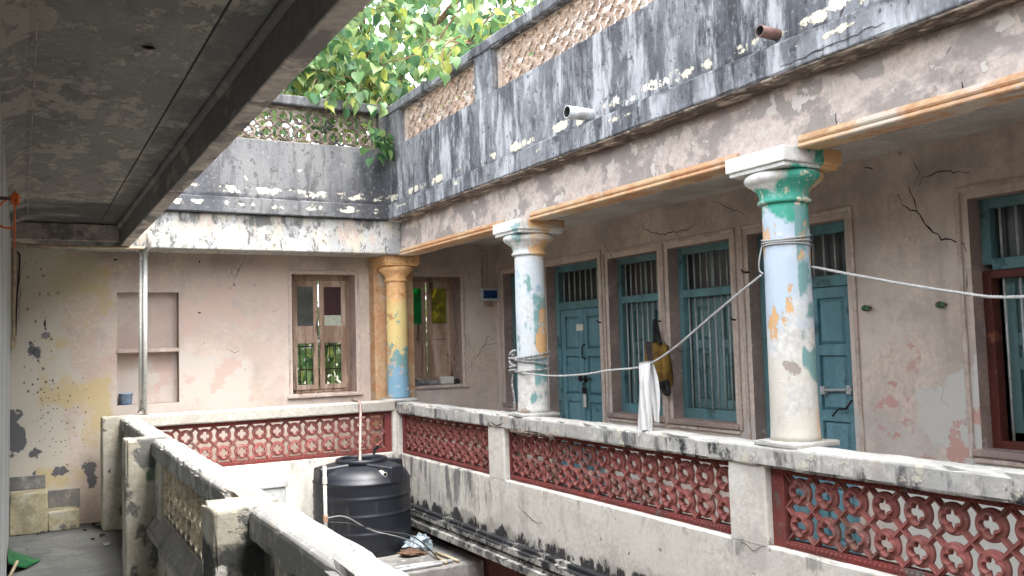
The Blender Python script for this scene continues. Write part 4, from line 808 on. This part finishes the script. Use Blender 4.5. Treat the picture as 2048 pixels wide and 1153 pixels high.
obj('knot', kn, 'rope_grey', rope, smooth=True)
obj('loose_end', twist(smoothpts([kp+Vector((0, 0, -.06)), kp+Vector((-.01, .012, -.16)), kp+Vector((.0, .005, -.28)), kp+Vector((.0, .0, -.38))], 5), .009), 'rope_grey', rope)
r2 = thing('clothesline', 'pale rope stretched from the green-topped column past the red-framed window', 'rope', (3.5, 2, 1.7))
obj('line', twist(smoothpts([(3.62, c3[1]-.118, at(1625, 534, 0, 3.62).z), at(1750, 558, 0, 3.56), at(1900, 583, 0, 3.53), at(2048, 594, 0, 3.50), (3.47, 1.4, 1.71), (3.5, .77, 1.78)], 5), .0075), 'rope_white', r2)
cc = thing('tied_cord', 'thin pale cord wound twice round the upper shaft of the green-topped column', 'cord', (c3[0], c3[1], 1.85))
for z0, z1 in ((2.03, 2.015), (2.05, 2.09), (2.04, 2.05)): obj('coil', MB().tube(coil(c3, z0, z1, .126, ph=R(200)), .0045, 6), 'rope_white', cc)
obj('loop', MB().tube(smoothpts([(c3[0]-.118, c3[1]+.06, 2.03), (c3[0]-.128, c3[1]+.075, 1.95), (c3[0]-.118, c3[1]+.085, 1.90), (c3[0]-.118, c3[1]+.06, 1.88)]), .004, 6), 'rope_white', cc)
# white cloth folded over the line
mb = MB(); nu, nv = 22, 26
ca_ = at(1281, 727, 0, 3.436); cb_ = at(1304, 725, 0, 3.436)
for sd in (0, 1):
    o = len(mb.v); ln = .44 if sd == 0 else .33
    for j in range(nv+1):
        for i in range(nu+1):
            u = i/nu; v = j/nv; y = ca_.y+(cb_.y-ca_.y)*u; zt = ca_.z+(cb_.z-ca_.z)*u
            fold = math.sin(u*23+sd*2+.9*math.sin(v*3))*.012*min(1, v*3)+math.sin(u*7+v*2)*.008*v
            x = 3.436+(-1 if sd == 0 else 1)*(.010+.014*min(1, v*4))+fold
            low = ln*(1+.05*math.sin(u*9+sd))*(1 if sd == 0 else .9+.25*u)
            y2 = y-(.012*math.sin(v*4+u*6)+(-.012*v if sd == 0 else .006*v)+(u-.5)*.02*v)
            mb.v.append(Vector((x, y2, zt+.009*(1-v)-v*low)))
    for j in range(nv):
        for i in range(nu): q = o+j*(nu+1)+i; mb.f.append((q, q+1, q+nu+2, q+nu+1)); mb.mi.append(0)
for i in range(nu): mb.f.append((i, i+1, (nu+1)*(nv+1)+i+1, (nu+1)*(nv+1)+i)); mb.mi.append(0)
obj('white_cloth', mb, 'white_cloth', label='long white cloth hung over the rope in front of the barred windows', cat='cloth', smooth=True)
# bag on the wall hook
bp = at(1314, 643, 0, XR-.06)
hk = obj('bag_hook', MB().tube([(XR+.005, bp.y, bp.z), (XR-.07, bp.y, bp.z), (XR-.085, bp.y, bp.z+.02)], .007, 8), 'dark_iron', label='iron hook holding the black and yellow bag', cat='hook')
bag = thing('bag', 'dusty black and yellow bag hanging from a hook between the barred windows', 'bag', (XR-.09, bp.y-.02, 1.10))
def blob(c, rx, ry, rz, seed, amp=.18, n=20, rows=14, lean=0.):
    mb = MB()
    for j in range(rows+1):
        ph = math.pi*j/rows
        for k in range(n):
            th = 2*math.pi*k/n; d = Vector((math.sin(ph)*math.cos(th), math.sin(ph)*math.sin(th), math.cos(ph)))
            sx = lambda t: math.copysign(abs(t)**.7, t)
            q = 1+amp*noise.fractal(d*1.6+Vector((seed*5.1, 0, 0)), 1, 2, 4)
            mb.v.append(Vector((c[0]+sx(d.x)*rx*q, c[1]+sx(d.y)*ry*q+lean*d.z, c[2]+sx(d.z)*rz*q)))
    for j in range(rows):
        for k in range(n): k2 = (k+1) % n; mb.f.append((j*n+k, (j+1)*n+k, (j+1)*n+k2, j*n+k2)); mb.mi.append(0)
    return mb
bx = XR-.10; by = bp.y-.02
b0 = blob((bx, by-.01, 1.33), .075, .105, .205, 1, lean=.045)
b0.mi = []
for f in b0.f:
    c = sum((b0.v[i] for i in f), Vector())/len(f); u = (c.y-(by-.01))-.045*(c.z-1.33)/.205; n_ = noise.noise(c*14)*.012
    b0.mi.append(2 if c.z < 1.20 else (1 if abs(u-.0+n_) < .042 else 0))
obj('bag_body', b0, ['bag_yellow', 'bag_brown', 'bag_black'], bag, smooth=True)
obj('strap', MB().tube(smoothpts([(bx+.01, by+.02, 1.50), (bx+.01, by+.025, 1.60), (bx+.015, bp.y, bp.z+.010), (bx+.03, by+.0, 1.62), (bx+.03, by-.03, 1.50)]), .017, 7), 'bag_black', bag, smooth=True)
obj('pocket', blob((bx+.02, by-.10, 1.33), .05, .045, .17, 4, amp=.3, lean=.02), 'bag_yellow', bag, smooth=True)
obj('strap', MB().tube(smoothpts([(bx+.0, by-.10, 1.24), (bx-.01, by-.15, 1.16), (bx, by-.14, 1.08), (bx, by-.09, 1.10), (bx, by-.08, 1.16)]), .020, 7), 'bag_black', bag, smooth=True)
# ------------------------------------------------------------------ corridor end
obj('masonry_step', MB().rough(-.078, .215, 8.93, 9.19, .0, .36, seg=.05, r=.014, amp=.006, chip=.03, seed=3), 'yellow_step', label='taller yellow plastered block at the end of the dark corridor', cat='step')
obj('masonry_step', MB().rough(.217, .475, 8.95, 9.19, .0, .175, seg=.05, r=.014, amp=.006, chip=.04, seed=4), 'yellow_step', label='lower yellow plastered block beside the taller one in the corridor', cat='step')
obj('cement_patch', MB().rough(.21, .49, 9.185, 9.203, .17, .33, seg=.05, r=.006, amp=.004), 'cement', wall_b); obj('cement_patch', MB().rough(-.078, .205, 9.186, 9.203, .36, .48, seg=.05, r=.006, amp=.004), 'cement', wall_b)
bk = thing('paint_bucket', 'small pale blue paint bucket standing in the wall niche', 'bucket', (.90, 9.26, 1.07)); bq = at(252, 805, 1, 9.245)
obj('pail', MB().lathe([(.048, 1.072), (.052, 1.08), (.062, 1.17), (.066, 1.172), (.066, 1.18), (.058, 1.18), (.05, 1.09), (.0, 1.088)], (bq.x, 9.262, 0), 24, cap=False), 'bucket_blue', bk, smooth=True)
oc = thing('orange_cord', 'orange plastic cord looped over a rod on the corridor wall', 'cord', (-.06, 3, 1.7)); q = at(30, 398, 1, 3.0)
obj('rod', MB().tube([(-.085, 3.0, q.z), (q.x-.004, 3.0, q.z)], .0055, 8), 'pipe_brown', oc)
kk = MB()
for i in range(5):
    rr = random.Random(i); a1 = Vector((rr.uniform(-1, 1), rr.uniform(-1, 1), rr.uniform(-1, 1))).normalized(); a2 = a1.cross(Vector((.2, .9, .3))).normalized()
    kk.tube([q+Vector((0, 0, rr.uniform(-.012, .012)))+(a1*math.cos(t*.63)+a2*math.sin(t*.63))*.011 for t in range(10)], .003, 5, closed=True)
obj('knot', kk, 'orange_plastic', oc, smooth=True)
obj('loop', MB().tube(smoothpts([q, q+Vector((-.03, 0, -.01)), q+Vector((-.05, 0, -.05)), q+Vector((-.035, 0, -.085)), q+Vector((-.003, 0, -.088))]), .0028, 6).tube([q, q+Vector((0, 0, -.05)), q+Vector((-.001, 0, -.15))], .0022, 6), 'orange_plastic', oc, smooth=True)
gs = MB(); g0 = at(12, 1108, 2, .03); g1 = at(82, 1121, 2, .012); g2 = at(50, 1138, 2, .012); g3 = at(8, 1140, 2, .06)
G = [g0, g1, g2, g3]; n = 10
for j in range(n+1):
    for i in range(n+1):
        u, v = i/n, j/n; p = G[0].lerp(G[1], u).lerp(G[3].lerp(G[2], u), v); gs.v.append(Vector((max(p.x, -.07), p.y, max(.008, p.z+.10*(1-u)*math.sin(v*2.4+.3)+.012*noise.noise(p*9)))))
for j in range(n):
    for i in range(n): a = j*(n+1)+i; gs.f.append((a, a+1, a+n+2, a+n+1)); gs.mi.append(0)
o = obj('plastic_sheet', gs, 'green_plastic', label='torn green plastic sheet on the corridor floor by the wall', cat='plastic sheet', smooth=True)
sm = o.modifiers.new('solid', 'SOLIDIFY'); sm.thickness = .004
a = at(35, 1122, 2, .10); b = at(20, 1153, 2, .012); obj('broom_stick', MB().tube([a, b, b+(b-a)*.5+Vector((0, 0, .04))], .011, 8), 'bamboo', label='pale wooden stick lying across the green sheet', cat='stick', smooth=True)
for i, (x, y, s_) in enumerate([(190, 1051, .028), (198, 1054, .03), (170, 1062, .014), (160, 1085, .010), (185, 1080, .014), (230, 1090, .03), (75, 1070, .012), (55, 1100, .010), (215, 1072, .025)]):
    p = at(x, y, 2, 0); obj('debris_lump', crumple((min(p.x, .62), p.y, 0.001), s_, s_*.9, i+20, 10), 'stone_grey' if i % 2 else 'crack_dark', label='small dark lump of plaster debris on the corridor floor', cat='debris', group='debris on the corridor floor')
# stones and boards left on the far window sill
for i, (x, w, d, h, m, lab) in enumerate([(3.87, .16, .09, .07, 'stone_grey', 'dark grey stone on the window sill beside the column'), (4.07, .20, .09, .06, 'stone_grey', 'long grey stone in the middle of the window sill'), (4.29, .16, .10, .085, 'rail_white', 'white plaster block on the window sill'), (4.40, .09, .08, .06, 'crack_dark', 'black lump at the right end of the window sill')]):
    obj('sill_stone', MB().rough(x-w/2, x+w/2, YB+.02, YB+.02+d, 1.1045, 1.1045+h, seg=.03, r=.02, amp=.006, chip=.03, seed=i*3.), m, label=lab, cat='stone')
obj('sill_board', MB().rough(3.80, 4.43, YB+.115, YB+.16, 1.1045, 1.19, seg=.05, r=.008, amp=.006, seed=8), 'old_wood', label='broken grey board lying along the back of the window sill', cat='board')
# dried twigs on the left window sill
for i in range(3):
    p0 = Vector((2.56+.2*i, YB+.05, 1.083)); obj('dry_twig', MB().tube(smoothpts([p0, p0+Vector((.10, .01, .012)), p0+Vector((.19, .05, .004))]), .004, 5), 'bark', label='dry twig lying on the sill of the broken window', cat='twig', group='dry twigs on the sill')

# ================================================================== TREE
def leaf_mesh(name, m, fold=.35, curl=.12):
    U = [(0, .0), (-.07, .16), (-.03, .32), (.10, .44), (.28, .47), (.46, .40), (.64, .25), (.80, .10), (.90, .035), (1.12, .0)]
    mb = MB()
    for u, w in U:
        z = -curl*u*u
        uu = max(u, 0)
        mb.v += [Vector((uu, 0, -curl*uu*uu)), Vector((u, w, z+fold*w)), Vector((u, -w, z+fold*w))]
    for i in range(len(U)-1):
        a = 3*i; b = a+3
        mb.f += [(a, b, b+1, a+1), (a, a+2, b+2, b)]; mb.mi += [0, 0]
    mb.add([(-.55, .012, .10), (-.55, -.012, .10), (.02, -.012, 0), (.02, .012, 0)], [(0, 1, 2, 3)])
    return mesh_of(name, mb, m, smooth=True), mb
LM = [leaf_mesh('leaf', LEAF[i], .28+.08*i, .10+.06*i) for i in range(4)]
def rnd_leaf(rr, base, L_):
    """matrix for a leaf whose stalk starts at base: hangs outwards and down"""
    az = rr.uniform(0, 2*math.pi); dn_ = R(rr.gauss(52, 22)); d = Vector((math.cos(az)*math.cos(dn_), math.sin(az)*math.cos(dn_), -math.sin(dn_)))
    sd = d.cross(Vector((0, 0, 1)))
    if sd.length < .1: sd = Vector((1, 0, 0))
    sd.normalize(); sd = (Matrix.Rotation(rr.gauss(0, .6), 3, d) @ sd); up = d.cross(sd)*-1
    if up.z < 0: up = -up; sd = -sd
    M = Matrix((d, sd, up)).transposed()*L_
    return base+d*(.55*L_), M
def build_tree(root, leaf_sites, n_single, foliage_name='foliage'):
    leaf_sites.sort(key=lambda q: q[3]); big = MB()
    for i, (w, M, k, _) in enumerate(leaf_sites):
        if i < n_single:
            o = bpy.data.objects.new('leaf', LM[k][0]); link(o, root, w); M4 = M.to_4x4(); M4.translation = o.location; o.matrix_local = M4
        else:
            src = LM[k][1]; b = len(big.v); big.v += [w+M@v for v in src.v]; big.f += [tuple(q+b for q in f) for f in src.f]; big.mi += [k]*len(src.f)
    if big.v: tag(obj(foliage_name, big, LEAF, root, smooth=True), kind='stuff')
rr = random.Random(11)
tree = thing('peepal_tree', 'large leafy tree with heart-shaped leaves leaning over the roof parapets', 'tree', (4.4, 12.2, -3.6))
sites = []; limbs = []
def limb(pts, r0, r1, name='branch', m='bark', n=8):
    P = smoothpts(pts, 5); k = len(P); limbs.append((P, r0, r1)); obj(name, MB().tube(P, [r0+(r1-r0)*i/(k-1) for i in range(k)], n), m, tree, smooth=True); return P
def sites_on(P, i0, step, L0, jit=.05, sprays=0):
    d = 0
    for i in range(i0, len(P)-1):
        seg = (P[i+1]-P[i]).length; d += seg
        while d > step:
            d -= step; w, M = rnd_leaf(rr, P[i]+Vector((rr.gauss(0, jit), rr.gauss(0, jit), rr.gauss(0, jit))), L0*rr.uniform(.6, 1.15))
            c = CAM; dist = (w-c).length-100*sprays; k = rr.choices((0, 1, 2, 3), (.24, .34, .28, .14))[0]; sites.append((w, M, k, dist))
trunk = limb([(4.4, 12.2, -3.6), (4.35, 12.1, -1), (4.5, 11.9, 1.4), (4.35, 11.6, 3.2), (4.2, 11.3, 4.2)], .26, .15, 'trunk', n=12)
MAIN = [[(4.2, 11.3, 4.2), (3.7, 10.6, 4.5), (3.2, 9.8, 4.45), (2.75, 9.2, 4.5), (2.4, 8.7, 4.4)],
        [(4.2, 11.3, 4.2), (4.2, 10.4, 4.9), (4.05, 9.4, 5.0), (3.9, 8.4, 4.75), (3.75, 7.4, 4.45)],
        [(4.2, 11.3, 4.2), (3.3, 10.8, 5.2), (2.6, 10.2, 5.6), (2.0, 9.4, 5.5)],
        [(4.35, 11.6, 3.4), (4.9, 11.2, 4.6), (5.6, 10.6, 5.8), (6.1, 10.0, 6.5)],
        [(4.2, 11.3, 4.2), (4.4, 11.0, 5.8), (4.3, 10.4, 7.0), (4.1, 9.8, 7.8)],
        [(4.4, 11.0, 5.2), (5.1, 10.2, 6.2), (5.3, 9.4, 6.5), (5.2, 8.6, 6.3)],
        [(4.35, 11.6, 3.2), (3.3, 11.4, 3.9), (2.3, 11.0, 4.2), (1.4, 10.6, 4.5)],
        [(4.3, 11.2, 4.6), (3.6, 10.0, 5.6), (3.2, 9.0, 6.0), (3.0, 8.2, 5.9)],
        [(3.7, 10.6, 4.5), (3.5, 9.9, 4.25), (3.45, 9.3, 4.4), (3.3, 8.8, 4.4)]]
for q in MAIN:
    P = limb(q, .055, .012)
    for i in range(4, len(P), 2):
        for s_ in range(3):
            a = P[i]; d = Vector((rr.gauss(0, 1), rr.gauss(-.25, 1), rr.gauss(.1, .6))).normalized(); ln = rr.uniform(.5, 1.15)
            e_ = a+d*ln+Vector((0, 0, -.14))
            if e_.y < 9.2: e_.z = max(e_.z, 4.32)
            tw = smoothpts([a, a+d*ln*.4+Vector((0, 0, .05)), a.lerp(e_, .75)+Vector((0, 0, .12)), e_], 4)
            if rr.random() < .55: obj('twig', MB().tube(tw, [.012-.009*k/(len(tw)-1) for k in range(len(tw))], 5), 'bark', tree, smooth=True)
            sites_on(tw, 2, .033, .138)
    sites_on(P, 8, .04, .138)
for i in range(1900):                                     # fill of the crown's deeper part
    w = Vector((rr.gauss(4.0, 1.3), rr.gauss(10.6, .8), rr.gauss(5.3, 1.1)))
    if w.z < 3.3 or w.y < 9.0: continue
    p_, M = rnd_leaf(rr, w, .138*rr.uniform(.6, 1.2)); sites.append((p_, M, rr.choices((0, 1, 2, 3), (.25, .35, .28, .12))[0], (p_-CAM).length))
# sprays hanging over the two parapets
for q in ([(3.0, 8.9, 4.35), (2.85, 8.6, 4.30), (2.70, 8.42, 4.12), (2.62, 8.38, 3.98)], [(2.75, 9.0, 4.35), (2.60, 8.6, 4.28), (2.50, 8.42, 4.10)], [(3.2, 8.8, 4.3), (3.0, 8.5, 4.25), (2.88, 8.40, 4.10), (2.85, 8.38, 4.0)],
          [(3.75, 7.6, 4.5), (3.45, 7.2, 4.35), (3.25, 6.95, 4.15), (3.22, 6.85, 3.95)], [(3.8, 7.4, 4.45), (3.4, 7.0, 4.25), (3.24, 6.80, 4.05)], [(3.8, 7.8, 4.5), (3.4, 7.5, 4.3), (3.25, 7.35, 4.1)], [(3.3, 8.6, 4.15), (3.2, 8.4, 4.1), (3.12, 8.3, 3.98)]):
    P = smoothpts(q, 4); obj('twig', MB().tube(P, [.010-.007*k/(len(P)-1) for k in range(len(P))], 5), 'bark', tree, smooth=True); sites_on(P, 4, .034, .13, .03, 1)
keep = []
for s_ in sites:                                          # nothing grows through the masonry
    w = s_[0]
    if w.z < 4.10 and ((3.30 < w.x < 3.62 and w.y < 8.75) or (8.48 < w.y < 8.82 and .2 < w.x < 3.5)): continue
    if w.z < 3.0 and w.y < 9.6: continue
    if w.y < 8.5 and w.x < 3.32 and w.z < 4.0 and (s_[3] > 0 or w.z < 3.83): continue
    keep.append(s_)
build_tree(tree, keep, 300)
# sapling rooted in the parapet corner
sap = thing('sapling', 'small green sapling sprouting from the corner of the two roof parapets', 'plant', (3.27, 8.47, 3.60))
sites = []; rs = random.Random(5)
for k in range(9):
    az = R(rs.uniform(150, 330)); b0_ = Vector((3.27, 8.48, 3.63)); tip = b0_+Vector((.15*math.cos(az), .13*math.sin(az), rs.uniform(-.12, .16)))
    P = smoothpts([b0_, b0_.lerp(tip, .5)+Vector((0, 0, .05)), tip], 4); obj('stem', MB().tube(P, .004, 5), 'bark', sap)
    for q in range(3):
        w, M = rnd_leaf(rs, tip+Vector((rs.gauss(0, .03), rs.gauss(-.01, .02), rs.gauss(0, .04))), .13*rs.uniform(.7, 1.1)); w.x = min(w.x, 3.27); w.y = min(w.y, 8.44); sites.append((w, M, rs.choices((0, 1, 2), (.6, .25, .15))[0], 0))
build_tree(sap, sites, 300)
# shrubs outside the broken window
rr2 = random.Random(21)
for b_, (cx, cy, lab) in enumerate(((3.3, 10.6, 'sunlit green shrub seen through the broken lower shutters'), (4.6, 10.9, 'green shrub behind the coloured glass window'))):
    bu = thing('shrub', lab, 'shrub', (cx, cy, -3.6)); sites = []
    obj('stem', MB().tube(smoothpts([(cx, cy, -3.6), (cx+.1, cy, -1), (cx-.1, cy-.1, 1.2), (cx+.1, cy-.2, 2.6)]), [.06]*18+[.02], 7), 'bark', bu)
    for i in range(1500):
        w = Vector((rr2.gauss(cx, .7), rr2.gauss(cy, .45), rr2.gauss(1.5, .8)))
        if w.y < 9.75: continue
        p_, M = rnd_leaf(rr2, w, .13*rr2.uniform(.6, 1.2)); sites.append((p_, M, rr2.choices((0, 1, 2, 3), (.2, .35, .35, .1))[0], (p_-CAM).length))
    for i in range(6):
        a = Vector((cx+rr2.uniform(-.2, .2), cy-.1, rr2.uniform(0, 1.5))); d = Vector((rr2.uniform(-1, 1), -.2, rr2.uniform(.2, 1)))
        obj('branch', MB().tube(smoothpts([a, a+d*.4+Vector((0, 0, .1)), a+d*.9]), .014, 6), 'bark', bu)
    build_tree(bu, sites, 150)
